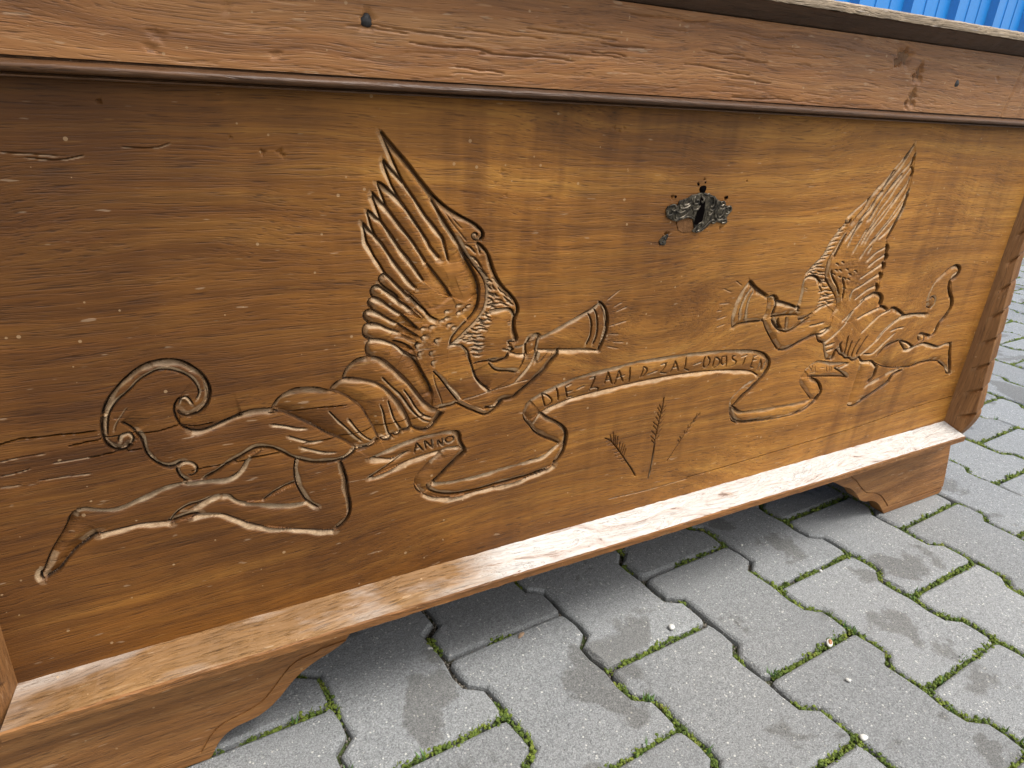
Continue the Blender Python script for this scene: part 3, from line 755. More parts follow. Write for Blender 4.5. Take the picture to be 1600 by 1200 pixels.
('O+','L',[6331,3729,6405,3623,6515,3501,6625,3388,6719,3302]),
('W+','R',[7362,3422,7227,3392,7082,3352,6955,3310,6841,3281,6721,3296]),
('F+','L',[6880,4168,6875,4094,6886,3997,6881,3922,6876,3847]),
('N+','R',[6876,3847,6919,3810,6905,3784,6934,3765]),
('W+','R',[7177,3716,7112,3678,7034,3655,6946,3662,6922,3733]),
('F+','R',[6882,4163,6946,4195,7038,4193,7127,4160,7216,4089]),
('O+','L',[7231,4344,7231,4260,7264,4161,7350,4068,7467,3970,7571,3861,7614,3766,7590,3688]),
('H','R',[7586,3700,7570,3656,7528,3614]),
('N+','R',[7213,3748,7295,3785,7398,3809,7524,3820]),
('H','R',[6933,4058,6976,4043]),
('H','R',[6929,4026,6984,4021]),
('H','R',[5762,4232,5864,4174]),
('H','R',[5599,4156,5722,4111]),
('H','R',[5578,3984,5722,3986]),
('H','R',[5558,3906,5636,3908]),
('H','R',[5583,3807,5721,3834]),
('H','R',[5605,3717,5725,3740]),
('N+','R',[7184,3560,7326,3567,7435,3578]),
('N+','R',[7411,3466,7579,3499]),
('I','R',[6920,4228,6979,4254,7045,4262]),
('I','R',[6932,4280,7005,4287,7072,4312]),
('I','R',[6994,4317,7056,4338,7124,4341]),
('I','R',[6943,4248,7020,4223,7092,4216]),
('I','R',[7033,4294,7108,4297,7191,4283]),
('I','R',[7080,4249,7156,4230,7227,4228]),
('I','R',[7111,4204,7174,4203,7243,4184]),
('I','R',[7159,4158,7217,4140,7268,4139]),
('I','R',[7191,4112,7243,4112,7301,4093]),
('I','R',[7228,4055,7296,4041,7358,4045]),
('I','R',[7179,4059,7213,4033,7252,3988]),
('I','R',[7192,3982,7262,3984,7326,4004]),
('I','R',[7281,3997,7353,3994,7434,3973]),
('I','R',[7253,3944,7346,3927,7434,3929]),
('I','R',[7237,3902,7319,3914,7409,3908]),
('I','R',[7323,3883,7424,3870,7519,3876]),
('I','R',[7237,3857,7314,3865,7398,3854]),
('I','R',[7385,3844,7462,3833,7532,3842]),
('I','R',[7237,3813,7295,3828,7361,3824]),
('I','R',[7310,3961,7398,3939,7480,3936]),
('F','L',[8236,5692,8136,5544,8011,5422,7910,5300,7786,5179,7656,5071,7505,4965,7371,4872]),
('O+','L',[7796,5206,7711,5098,7637,4962,7545,4867,7460,4758,7380,4635,7305,4497,7240,4387,7235,4257,7275,4123]),
('F+','L',[7361,4818,7345,4777,7255,4683,7170,4575,7116,4437,6988,4331,6881,4224]),
('N+','R',[7447,4842,7443,4801,7380,4796,7345,4832]),
('N+','L',[8254,5679,8175,5557,8112,5449,8026,5340,7924,5218,7828,5082,7754,4945,7646,4836,7534,4628]),
('N+','L',[8323,5586,8260,5477,8151,5367,8048,5244,7935,5094,7861,4956,7787,4817]),
('N+','L',[8326,5436,8233,5340,8130,5216,8039,5064,7936,4940,7861,4800,7750,4532]),
('N+','L',[8343,5353,8320,5256,8239,5131,8125,4978,8026,4838,7888,4685,7813,4543]),
('N+','L',[8396,5171,8337,5073,8239,4932,8140,4791,8017,4650,7912,4524]),
('N+','L',[8397,4971,8362,4871,8290,4771,8176,4658,8067,4590]),
('N+','R',[8236,5692,8217,5611,8155,5503]),
('N+','R',[8323,5586,8311,5491,8286,5422]),
('N+','R',[8326,5436,8368,5374,8352,5312]),
('H','R',[8352,5312,8340,5214,8290,5073,8225,4961]),
('N+','R',[8396,5171,8388,5014,8362,4871,8293,4712,8229,4568]),
('I','R',[7251,4730,7311,4756,7378,4764]),
('I','R',[7230,4676,7290,4701,7357,4709]),
('I','R',[7209,4621,7269,4646,7336,4654]),
('I','R',[7177,4566,7237,4591,7304,4599]),
('I','R',[7156,4511,7216,4536,7283,4544]),
('I','R',[7132,4463,7192,4488,7259,4496]),
('I','R',[7091,4401,7151,4426,7218,4434]),
('I','R',[7043,4362,7103,4387,7170,4394]),
('I','R',[7001,4308,7060,4332,7127,4339]),
('N+','R',[7450,4675,7375,4536,7322,4396]),
('N+','L',[8024,5395,7892,5191,7753,5000,7613,4809]),
('N+','L',[8180,5354,8028,5189,7865,4998,7747,4804]),
('N+','L',[8293,5214,8138,5048,7984,4882,7809,4659]),
('N+','L',[8375,5043,8266,4874,8109,4705,7986,4564]),
('N+','L',[7904,5163,7753,5000,7580,4782,7440,4590]),
('N+','L',[7658,4807,7561,4670,7508,4530]),
('N+','L',[7784,4718,7709,4577,7633,4436]),
('N+','L',[8013,4607,7884,4481,7802,4353]),
('O+','R',[8263,4501,8306,4459,8295,4394]),
('O+','R',[8294,4389,8341,4346,8311,4295]),
('O+','R',[8284,4278,8334,4244,8327,4188]),
('O+','R',[8279,4145,8339,4110,8327,4054]),
('O+','R',[8279,4000,8334,3953,8321,3896]),
('O+','R',[8241,3866,8334,3874,8425,3850,8491,3791,8496,3699]),
('O+','R',[8500,3682,8591,3662,8664,3620]),
('O+','R',[8740,3632,8807,3633,8934,3583,9078,3506]),
('N+','L',[8294,4379,8140,4318,8015,4245]),
('N+','L',[8288,4268,8181,4224,8051,4161,7922,4099]),
('N+','L',[8292,4134,8147,4083,8017,4020,7911,3977]),
('N+','L',[8280,3979,8142,3948,8027,3885,7925,3831]),
('N+','L',[8307,3898,8167,3851,8047,3799]),
('N+','L',[8274,3863,8136,3812,8042,3736,7943,3671,7877,3604,7790,3549]),
('N+','L',[8488,3672,8341,3632,8197,3592,8087,3550]),
('N+','L',[8766,3612,8580,3575,8447,3501,8349,3423,8251,3346]),
('N+','L',[9060,3499,8926,3451,8789,3375,8700,3305,8618,3224]),
('N+','L',[8260,4471,8122,4429,8022,4375]),
('N+','L',[7969,4496,7926,4420]),
('N+','L',[8060,4392,7953,4319]),
('N+','L',[7989,4012,7833,3943,7813,3841]),
('F+','L',[9636,3464,9440,3489,9253,3502,9076,3503]),
('N+','R',[7331,4241,7395,4148,7509,4040,7600,3921]),
('N+','R',[7576,4135,7660,3998,7687,3852]),
('I','R',[7374,4324,7410,4319,7436,4298]),
('I','R',[7390,4245,7426,4240,7452,4219]),
('I','R',[7464,4240,7501,4235,7527,4214]),
('I','R',[7596,4241,7634,4236,7660,4215]),
('I','R',[7580,4133,7617,4128,7644,4106]),
('I','R',[7667,4176,7704,4172,7731,4150]),
('I','R',[7470,4337,7507,4333,7533,4312]),
('I','R',[7660,4117,7698,4112,7725,4090]),
('I','R',[7758,4210,7796,4205,7823,4183]),
('I','R',[7481,4160,7518,4155,7544,4133]),
('I','R',[7628,4008,7666,4003,7693,3981]),
('I','R',[7364,4198,7401,4193,7427,4172]),
('F+','R',[9047,3490,9254,3501,9477,3488,9619,3469]),
('N+','L',[9047,3490,8914,3415,8771,3322,8657,3212,8515,3120,8359,3017]),
('N+','R',[8437,3020,8623,3009,8705,3054,8828,3150,9007,3261]),
('T+','R',[8887,3295,9021,3322,9156,3327]),
('F+','L',[8773,2947,8874,3047,9018,3099,9157,3121]),
('F+','L',[7530,3296,7590,3171,7673,3048]),
('W+','R',[7794,3031,7674,3044]),
('F+','R',[7846,3164,7813,3129,7790,3032]),
('F+','R',[8357,2996,8338,2971,8247,2952,8150,2999,8068,3010,7990,3063,7924,3085,7836,3166]),
('T+','R',[7892,3265,7885,3186,7836,3166]),
('T+','R',[7998,3331,8013,3197,8019,3062]),
('T+','R',[8258,3260,8193,3134,8183,3013]),
('T+','R',[7585,3244,7742,3267]),
('T+','R',[7630,3173,7753,3190]),
('T+','R',[8405,3283,8311,3132,8275,3028]),
('T+','R',[7863,3242,7968,3095]),
('T+','R',[8106,3252,8088,3107,8101,3024]),
('N+','R',[7549,3294,7713,3390,7854,3503,7969,3684]),
('F+','R',[7360,3419,7481,3430,7576,3489]),
('O+','L',[7360,3419,7426,3334,7540,3292]),
('F+','R',[8347,2997,8462,2912,8652,2893,8771,2820,8830,2780]),
('W2+','L',[8424,2869,8417,2729,8412,2545,8401,2373,8401,2270]),
('W+','R',[9451,2636,9277,2584,9195,2477,8958,2381,8740,2298,8561,2228,8406,2259]),
('O+','R',[8830,2769,8802,2643,8731,2564]),
('W+','L',[9366,2675,9194,2670,9022,2622,8837,2562,8680,2499]),
('G','R',[9663,2662,9383,2687,9103,2727,8856,2805,8699,2880]),
('W+','R',[10318,2657,10111,2690,9876,2692,9663,2662]),
('F+','R',[10751,2399,10638,2424,10527,2539,10320,2653]),
('F+','R',[10484,2933,10519,2837,10575,2722,10672,2553,10751,2399]),
('F+','R',[9335,2974,9471,2963,9611,2997,9784,3012,9968,2967,10186,2907,10339,2933,10484,2933]),
('O+','L',[9182,3114,9271,3039,9358,2971]),
('F+','R',[9201,3119,9378,3066,9537,2988]),
('O+','R',[9644,3065,9574,3138,9610,3177,9761,3145,9896,3105]),
('N+','R',[9741,3140,9753,3081,9697,3027]),
('F+','R',[10166,3512,10142,3428,10092,3347,10026,3296,9993,3227,9968,3143,9907,3106]),
('O+','R',[9591,3942,9682,4013,9789,4089,9916,4131,9995,4126,10067,4082,10074,4019,10034,3954,9957,3920]),
('N+','R',[9935,3961,9945,3994,9998,4025,10042,4042]),
('O+','R',[9934,3927,9954,3823,10057,3710,10152,3608,10173,3499,10121,3409,10052,3320]),
('F+','L',[9591,3942,9532,3846,9510,3746,9517,3654,9560,3570]),
('W+','L',[9560,3570,9672,3539]),
('N+','R',[9671,3542,9714,3601,9700,3672,9630,3710,9579,3683]),
]
DOTS=[[916,5514,1.8,1.6],[1032,5516,2,1.6],[1056,5494,1.5,1.4],[-20,5803,1.4,1.5],[717,5607,1,1],[3890,5750,1.6,1],[3950,5725,1.4,1],[3995,5753,1.3,0.9],[2804,5384,2.2,0.7],[2847,5192,1.5,0.8],[4677,5144,1.6,2.5],[5380,5119,1.6,2.5],[5051,5303,1.2,2],[4976,5267,1,2],[4678,4780,2.6,2.4],[4640,4725,3,2.2],[4611,4707,2,1.5],[5385,4822,1.8,2],[5630,5286,0.9,1.5],[4802,4895,3.5,1.2],[4895,4847,4,1.4],[4956,4876,2.5,1.8],[-876,2470,2.5,2.2],[-2,2673,1.5,2]]
PARTS=[
(0,'',[1769,5672,2047,5366,2270,5138,2452,5025,2624,4924,2656,4879,2621,4815,2508,4794,2647,4528,2711,4342,2657,4152,2521,4023,2377,3905,2369,3899,2616,3652,2809,3389,3071,3435,3071,3270,2761,3192,2472,3323,2357,3279,2235,3233,1913,3664,1660,3884,1617,3960,1635,4039,1597,4137,1605,4251,1644,4361,1670,4463,1738,4553,1793,4593,1708,4734,1649,4850,1618,5004,1654,5101,1695,5233,1737,5310,1788,5471]),
(0,'feather',[1769,5672,1914,5517,2047,5366,2186,5203,2299,5003,2434,4816,2514,4662,2621,4496,2643,4348,2511,4281,2431,4468,2354,4656,2303,4838,2207,4968,2081,5127,1964,5287,1887,5423,1816,5578]),
(0,'feather',[1788,5471,1883,5370,1964,5287,2081,5127,2207,4968,2303,4838,2354,4656,2431,4468,2511,4281,2400,4334,2341,4525,2275,4685,2188,4786,2167,4829,2066,4973,1968,5111,1929,5164,1859,5274,1807,5409]),
(0,'feather',[1737,5310,1843,5238,1929,5160,2017,5043,2116,4902,2167,4829,2188,4786,2275,4685,2341,4525,2400,4334,2335,4425,2217,4575,2096,4743,2026,4844,1913,4986,1838,5089,1793,5167]),
(0,'feather',[1695,5233,1788,5138,1838,5089,1913,4986,2026,4844,2096,4743,2217,4575,2335,4425,2391,4335,2256,4381,2133,4499,2047,4627,1931,4776,1888,4842,1810,4952,1771,5007,1720,5146]),
(0,'feather',[1654,5101,1771,5006,1810,4952,1888,4842,1931,4776,2047,4627,2133,4499,2065,4447,1981,4543,1866,4694,1762,4849,1693,4957]),
(0,'feather',[1618,5004,1708,4904,1762,4849,1866,4694,1981,4543,2065,4447,2011,4365,1914,4467,1793,4593,1708,4734,1649,4850]),
(0,'feather',[1793,4589,1849,4537,1914,4467,2011,4365,2075,4296,2020,4264,1914,4369,1808,4460,1748,4513,1738,4553]),
(0,'feather',[1736,4499,1800,4444,1865,4398,1973,4306,2020,4264,2120,4173,1931,4235,1815,4321,1718,4395,1674,4423,1671,4463,1696,4495]),
(0,'feather',[1674,4399,1766,4366,1872,4274,1931,4235,2086,4081,1897,4154,1789,4224,1676,4297,1661,4323,1644,4361]),
(0,'feather',[1628,4296,1732,4267,1847,4185,1897,4154,2087,4012,1922,4066,1805,4122,1674,4180,1626,4208,1605,4251]),
(0,'feather',[1625,4169,1739,4163,1863,4094,1922,4066,2087,3968,2035,3895,1914,3937,1787,4013,1647,4043,1601,4086,1597,4137]),
(0,'feather',[1639,4041,1770,4022,1914,3931,2066,3833,2145,3638,2221,3457,2233,3311,2111,3428,1992,3597,1870,3742,1735,3863,1652,3885,1617,3960]),
(0,'hair',[2561,4807,2606,4805,2744,4631,2893,4379,2959,4311,3044,4188,3021,4104,2968,4184,2831,4193,2753,4174,2791,4096,2721,3933,2717,3803,2611,3774,2558,3824,2500,3890,2380,3900,2562,3995,2714,4178,2723,4311,2677,4457]),
(0,'tunic_fold',[1416,3721,1474,3837,1637,3895,1743,3850,1841,3785,1994,3626,2154,3392,2254,3296,2333,3248,2279,3177,2159,3090,2033,3143,2006,3217,1860,3486,1720,3626,1489,3713]),
(0,'tunic_fold',[1313,3644,1413,3714,1565,3691,1720,3626,1860,3486,2006,3217,2033,3138,1932,3129,1743,3082,1723,3092,1664,3237,1578,3416,1446,3550,1289,3637]),
(0,'tunic_fold',[837,3558,949,3668,1110,3691,1289,3637,1446,3550,1578,3416,1664,3237,1725,3089,1599,3027,1507,3044,1355,3177,1092,3378,911,3504]),
(0,'leg',[635,3146,744,3206,881,3140,1003,3049,977,2956,980,2817,706,2713,538,2740,393,2849,160,2781,7,2690,-189,2735,-420,2723,-495,2724,-591,2676,-715,2579,-799,2470,-900,2420,-910,2465,-837,2618,-712,2813,-616,2966,-489,2951,-354,2920,-197,2965,5,3026,187,3017,268,3012,433,2993,558,3053]),
(0,'leg',[1003,3049,1112,2986,1361,2952,1424,2621,1439,2438,1304,2244,1018,2327,650,2473,399,2651,150,2693,7,2690,160,2781,393,2849,538,2740,893,2630,1072,2600,1011,2714,974,2902]),
(0,'skirt',[848,3548,1350,3182,1513,3048,1361,2952,1112,2986,881,3140,744,3206,549,3149,277,3025,157,3034,97,3130,145,3207,48,3182,-5,3213,-97,3359,-113,3477,-176,3433,-267,3404,-345,3540,-328,3692,-221,3886,-29,4044,179,4066,352,3936,389,3723,274,3597,176,3611,161,3537,252,3461,434,3485,615,3531,284,3457,499,3513,704,3564]),
(0,'trumpet',[3043,3806,3198,3831,3306,3864,3547,3960,3964,4159,4093,3924,4025,3634,3483,3719,3292,3744,3172,3708,2999,3755]),
(0,'face',[2752,4184,2831,4193,2968,4184,3022,4094,3022,4029,3061,3882,2993,3846,3034,3776,2982,3746,2956,3699,2840,3670,2780,3693,2620,3684,2611,3774,2717,3803,2721,3933,2791,4096]),
(0,'arm',[2369,3899,2500,3890,2584,3744,2649,3557,2809,3389,3066,3506,3171,3722,3177,3823,3218,3885,3277,3912,3304,3881,3279,3753,3304,3612,3426,3721,3542,3714,3471,3594,3284,3420,3071,3270,2937,3256,2761,3192,2664,3245,2521,3339,2369,3522]),
(1,'',[7530,3296,7713,3390,7969,3684,7582,3655,8087,3550,8341,3632,8500,3682,8664,3620,8807,3633,9078,3506,9047,3490,8771,3322,8359,3017,8335,2978,8150,2999,7836,3166,7790,3032,7674,3044]),
(1,'wing',[8236,5692,7910,5300,7656,5071,7371,4872,7460,4758,7305,4497,7235,4257,7250,4188,7491,3971,7586,3841,7582,3655,7790,3549,7943,3671,8136,3812,8334,3874,8334,3953,8339,4110,8334,4244,8341,4346,8306,4459,8229,4568,8362,4871,8396,5171,8368,5374,8323,5586]),
(1,'feather',[8241,3866,8334,3874,8491,3791,8496,3699,8341,3632,8087,3550,7912,3514,7790,3549,7943,3671]),
(1,'hair',[6880,4168,6924,4301,7010,4358,7009,4330,7170,4575,7361,4818,7416,4760,7342,4567,7240,4387,7279,4122,7264,4161,7467,3970,7614,3766,7398,3809,7213,3748,7265,3910,7127,4160]),
(1,'leg',[8424,2869,8462,2912,8652,2893,8830,2780,8731,2564,9194,2670,9443,2652,9195,2477,8740,2298,8406,2259,8412,2545]),
(1,'leg',[8699,2880,8874,3047,9157,3121,9358,2971,9611,2997,10186,2907,10484,2933,10751,2399,10527,2539,10111,2690,9663,2662,9103,2727]),
(1,'skirt',[9047,3490,9619,3469,9560,3570,9517,3654,9591,3942,9916,4131,10067,4082,10034,3954,9934,3927,10152,3608,10169,3500,10004,3229,9864,3130,9896,3105,9644,3065,9537,2988,9179,3119,8874,3047,8699,2880,8462,2912,8347,2997,8771,3322]),
(1,'trumpet',[5994,4214,6185,4078,6337,3992,6495,3947,6888,3813,6919,3720,6471,3741,6336,3709,6081,3713,5865,3671,5818,3824,5866,4044]),
(1,'face',[6880,4168,7038,4193,7127,4160,7265,3910,7213,3748,7148,3663,7034,3655,6946,3662,6876,3847,6886,3997]),
(1,'arm',[6344,3991,6441,4004,6491,3957,6485,3745,6550,3629,6793,3522,6990,3579,7148,3663,7398,3809,7590,3688,7579,3499,7362,3422,7082,3352,6841,3281,6721,3296,6331,3729,6363,3821]),
(2,'',[1630,2918,1943,3012,2440,3037,2513,2975,2578,2776,2503,2849,2321,2846,1970,2804,1607,2712,1904,2865,1996,2909,1813,2868]),
(2,'',[2321,2846,2503,2852,2578,2776,2438,2672,2238,2507,2218,2436,2142,2406,2058,2551,2145,2709]),
(2,'',[2238,2515,2546,2478,3215,2512,3660,2648,3741,2753,3743,2655,3619,2404,3360,2324,2687,2289,2377,2307,2142,2406]),
(2,'',[3192,3089,3267,3210,3407,3050,3689,2842,3741,2753,3660,2645,3450,2763,3275,2934]),
(2,'',[3208,3170,3337,3253,3608,3340,4125,3416,4684,3451,5245,3443,5830,3407,6308,3346,6568,3225,6611,3056,6474,2994,6252,3096,5741,3170,5158,3203,4663,3203,4159,3182,3768,3149,3411,3060,3273,2978,3199,3077]),
(2,'',[6611,3056,6380,2812,6127,2623,6270,2387,6107,2549,6088,2770,6387,2957,6474,2994]),
(2,'',[6110,2632,6270,2556,6645,2514,7210,2489,7559,2492,7744,2551,7691,2457,7428,2333,6857,2329,6348,2379,6140,2520]),
(2,'',[7440,2831,7667,2716,7736,2629,7691,2457,7559,2492,7260,2803,7315,2953]),
(2,'',[7315,2953,7450,3037,7788,2990,8159,2935,7914,2885,8231,2709,7778,2786,7440,2831,7273,2838]),
(3,'',[4787,1979,4583,2382,4533,2484,4341,2662,4232,2605,4305,2471,4429,2303,4531,2218,4616,2178,4751,1987]),
(4,'',[4953,1906,4939,2243,4885,2504,4920,2781,4988,2962,5051,2847,5058,2603,5020,2435,4992,2274,4985,1899]),
(5,'',[5203,2083,5305,2271,5338,2403,5487,2563,5587,2671,5618,2644,5506,2422,5377,2277,5221,2084]),
]
SHX,SHZ=0.2144,0.4107
SH2X,SH2Z=0.7688,0.4076
# ---------------------------------------------------------------- the chest
OX,OY=.49,.26
chest=bpy.data.objects.new('wooden_chest',None); COL.objects.link(chest); chest.location=(OX,OY,0)
tag(chest,'long brown oak chest with two carved trumpet-blowing angels standing on bracket feet','chest')
def loc(v): return (v[0]-OX,v[1]-OY,v[2])
U0,U1=-.1232,1.1052; ZB,ZT=.1500,.6000
# depth, ramp width, wall width, depth and half width of the knife slot at the bottom of the cut (mm)
STY=dict(O=(3.4,3.4,.4,5.5,.55),F=(3.0,2.9,.4,4.8,.45),N=(2.2,1.8,.35,3.0,.32),H=(.9,.7,.3,1.0,.3),C=(1.2,.40,.30,4.5,.32),G=(2.8,7.0,.5,4.2,.5),W=(3.4,3.4,.3,3.4,.3),W2=(3.4,5.0,.5,4.0,.4),T=(1.8,1.6,.4,2.6,.35),E=(2.0,.9,.5,3.4,.45),I=(2.0,1.8,.4,2.4,.35),D=(1.2,.8,.7,2.6,.5),B=(.9,.6,.35,1.6,.27),Y=(1.3,.9,.5,2.4,.40))
def catmull(P,step):
    P=np.array(P,float)
    if len(P)==2: return P
    Q=np.vstack([2*P[0]-P[1],P,2*P[-1]-P[-2]]); out=[]
    for i in range(1,len(Q)-2):
        p0,p1,p2,p3=Q[i-1:i+3]; n=max(2,int(np.linalg.norm(p2-p1)/step)+1)
        t=np.linspace(0,1,n,endpoint=False)[:,None]
        out.append(.5*((2*p1)+(-p0+p2)*t+(2*p0-5*p1+4*p2-p3)*t*t+(-p0+3*p1-3*p2+p3)*t**3))
    return np.vstack(out+[P[-1:]])
def carve(us,vs_,H,strokes,tl=2.5,CUT_TONES=None):
    for code0,side,flat in strokes:
        code=code0; big=code0.endswith('+'); code0=code=code0.rstrip('+')
        d,ws,ww,d2,w2=[q*f/1e3 for q,f in zip(STY[code0],(.95,1.4,1.0,1.05,1.5) if code not in 'ck' else (1,)*5)]
        if big: ws,w2,d2=ws*1.25,w2*1.7,d2*1.25
        P=catmull(np.array(flat,float).reshape(-1,2)/1e4,.003); sg=1 if side=='R' else -1
        pad=ws*2.6+.001
        i0,i1=np.searchsorted(us,[P[:,0].min()-pad,P[:,0].max()+pad]); j0,j1=np.searchsorted(vs_,[P[:,1].min()-pad,P[:,1].max()+pad])
        if i1-i0<2 or j1-j0<2: continue
        D=np.full((j1-j0,i1-i0),9.); SGN=np.ones_like(D); AL=np.zeros_like(D)
        seg=np.diff(P,axis=0); ln=np.hypot(seg[:,0],seg[:,1]); cum=np.concatenate([[0],np.cumsum(ln)])
        for k in range(len(seg)):
            if ln[k]<1e-7: continue
            a,b=P[k],P[k+1]
            x0,x1=np.searchsorted(us,[min(a[0],b[0])-pad,max(a[0],b[0])+pad]); y0,y1=np.searchsorted(vs_,[min(a[1],b[1])-pad,max(a[1],b[1])+pad])
            x0,x1,y0,y1=max(x0,i0),min(x1,i1),max(y0,j0),min(y1,j1)
            if x1<=x0 or y1<=y0: continue
            X=us[None,x0:x1]-a[0]; Y=vs_[y0:y1,None]-a[1]; e=seg[k]/ln[k]
            t=np.clip(X*e[0]+Y*e[1],0,ln[k]); dx=X-t*e[0]; dy=Y-t*e[1]; dd=np.hypot(dx,dy)
            sub=(slice(y0-j0,y1-j0),slice(x0-i0,x1-i0)); mk=dd<D[sub]-1e-9
            s_=np.where(X*e[1]-Y*e[0]>=0,1.,-1.)
            D[sub]=np.where(mk,dd,D[sub]); SGN[sub]=np.where(mk,s_,SGN[sub]); AL[sub]=np.where(mk,cum[k]+t,AL[sub])
        ws=ws*(1+.28*np.sin(AL*95+len(flat)*1.7)+.12*np.sin(AL*310+len(flat))); q=np.maximum(D-.00015,0)
        up=np.exp(-(q/ws)**1.35) if code in 'GW2' and code!='W' else np.clip(1-q/ws,0,1)**1.12
        prof=np.where(SGN*sg>0,up,np.exp(-(q/ww)**2))
        T=min(tl/1e3,cum[-1]*.4); fade=np.clip(np.minimum(AL,cum[-1]-AL)/T+.3,0,1)
        wob=1+.10*np.sin(AL*260+len(flat))+.05*np.sin(AL*610+2.)
        if CUT_TONES is not None:  # slot tone: waxy dirt plus shade; bank tone: wear plus painted highlight
            np.maximum(CUT_TONES[0][j0:j1,i0:i1],np.exp(-(D/(w2*1.25))**4)*fade*dict(C=.8,H=.45,I=.8,E=.72,Y=.7,B=.7).get(code,1),out=CUT_TONES[0][j0:j1,i0:i1])
            if code not in 'CGBY': np.maximum(CUT_TONES[1][j0:j1,i0:i1],np.where(SGN*sg>0,np.clip((q/ws-.10)*9,0,1)*np.clip((.86-q/ws)*6,0,1),0)*fade*(.45 if code in ('O','W2') else .72 if code=='W' else .5 if code=='H' else .9)*(ws<.007),out=CUT_TONES[1][j0:j1,i0:i1])
        np.minimum(H[j0:j1,i0:i1],-np.maximum(d*prof,d2*np.exp(-(D/w2)**4))*fade*wob,out=H[j0:j1,i0:i1])
du=[U0]
while du[-1]<U1: du.append(du[-1]+.00064+.00034*max(0,(du[-1]-.15))/.95)
us=np.array(du[:-1]+[U1]); vs_=np.linspace(ZB,ZT,int((ZT-ZB)/.00064))
Hh=np.zeros((len(vs_),len(us)))
WX=[np.zeros_like(Hh),np.zeros_like(Hh)]; carve(us,vs_,Hh,STROKES,CUT_TONES=WX)
def inpoly(X,Y,P):
    r=np.zeros(np.broadcast(X,Y).shape,bool); n=len(P)
    for i in range(n):
        x1,y1=P[i]; x2,y2=P[(i+1)%n]
        if y1==y2: continue
        c=((y1>Y)!=(y2>Y))&(X<(x2-x1)*(Y-y1)/(y2-y1)+x1); r^=c
    return r
def pillow(P,d,w):
    # rounds a carved shape over towards its outline
    pad=.002; i0,i1=np.searchsorted(us,[P[:,0].min()-pad,P[:,0].max()+pad]); j0,j1=np.searchsorted(vs_,[P[:,1].min()-pad,P[:,1].max()+pad])
    X=us[None,i0:i1]; Y=vs_[j0:j1,None]; D=np.full((j1-j0,i1-i0),9.)
    Q=[]
    for k in range(len(P)):
        a,b=P[k],P[(k+1)%len(P)]; m_=max(1,int(np.hypot(*(b-a))/.004))
        Q+=[(a+(b-a)*i/m_,a+(b-a)*(i+1)/m_) for i in range(m_)]
    for a,b in Q:
        mi=(a+b)/2; x0,x1=np.searchsorted(us,[mi[0]-.0017,mi[0]+.0017]); y0,y1=np.searchsorted(vs_,[mi[1]-.0017,mi[1]+.0017])
        if WX[0][y0:y1,x0:x1].size==0 or WX[0][y0:y1,x0:x1].max()<.35: continue      # no cut along this edge: leave it level
        e=b-a; L=np.hypot(*e)
        if L<1e-6: continue
        e=e/L; t=np.clip((X-a[0])*e[0]+(Y-a[1])*e[1],0,L); D=np.minimum(D,np.hypot(X-a[0]-t*e[0],Y-a[1]-t*e[1]))
    ins=inpoly(X,Y,P)
    Hh[j0:j1,i0:i1]-=np.where(ins,d*np.exp(-(D/w)**1.2),0)
PIL=dict(feather=(.0021,.0055),tunic_fold=(.0026,.0095),leg=(.0016,.009),trumpet=(.0016,.007),face=(.0015,.006),arm=(.0017,.007),skirt=(.0012,.010),wing=(.001,.008))
for own,nm,fl in PARTS:
    P_=catmull(np.array(fl+fl[:2],float).reshape(-1,2)/1e4,.004)[:-1] if nm!='hair' and nm else np.array(fl,float).reshape(-1,2)/1e4
    if nm in PIL: pillow(np.array(fl,float).reshape(-1,2)/1e4,PIL[nm][0]*(1 if own==0 else .6),PIL[nm][1])
    elif own==2: pillow(np.array(fl,float).reshape(-1,2)/1e4,.0018,.006)
uu=us[None,:]; vv=vs_[:,None]
def noise2(sx,sy,seed):
    f=VN(seed); return f(uu*sx+0*vv,vv*sy+0*uu)
# pick marks and dents
for x,z,r,d in DOTS:
    x,z,r,d=x/1e4,z/1e4,r/1e3,d/1e3
    i0,i1=np.searchsorted(us,[x-r*2,x+r*2]); j0,j1=np.searchsorted(vs_,[z-r*2,z+r*2])
    dd=np.hypot(us[None,i0:i1]-x,vs_[j0:j1,None]-z)
    ang=np.arctan2(vs_[j0:j1,None]-z,us[None,i0:i1]-x); rr=r*(1+.25*np.sin(3*ang+x*900)+.15*np.sin(7*ang))
    Hh[j0:j1,i0:i1]=np.minimum(Hh[j0:j1,i0:i1],-d*np.exp(-(dd/rr)**3))
# part map : which carved piece each little cell belongs to
cu=(us[1:]+us[:-1])/2; cv=(vs_[1:]+vs_[:-1])/2
ids=np.zeros((len(cv),len(cu)),np.int16); rough=np.zeros_like(Hh)
for k,(own,nm,flat) in enumerate(PARTS):
    P=np.array(flat,float).reshape(-1,2)/1e4
    i0,i1=np.searchsorted(cu,[P[:,0].min(),P[:,0].max()]); j0,j1=np.searchsorted(cv,[P[:,1].min(),P[:,1].max()])
    ins=inpoly(cu[None,i0:i1],cv[j0:j1,None],P)
    sub=ids[j0:j1,i0:i1]; sub[ins]=k+1
    amp={'hair':.0008,'wing':.0004}.get(nm,0.00012 if nm=='' and own<2 else .00008)
    if own==2: amp=.0002
    rough[j0:j1,i0:i1][ins]=amp
    if own<2 or own==2:
        # shapes sit a little below the board round their middle and swell like a pillow
        pass
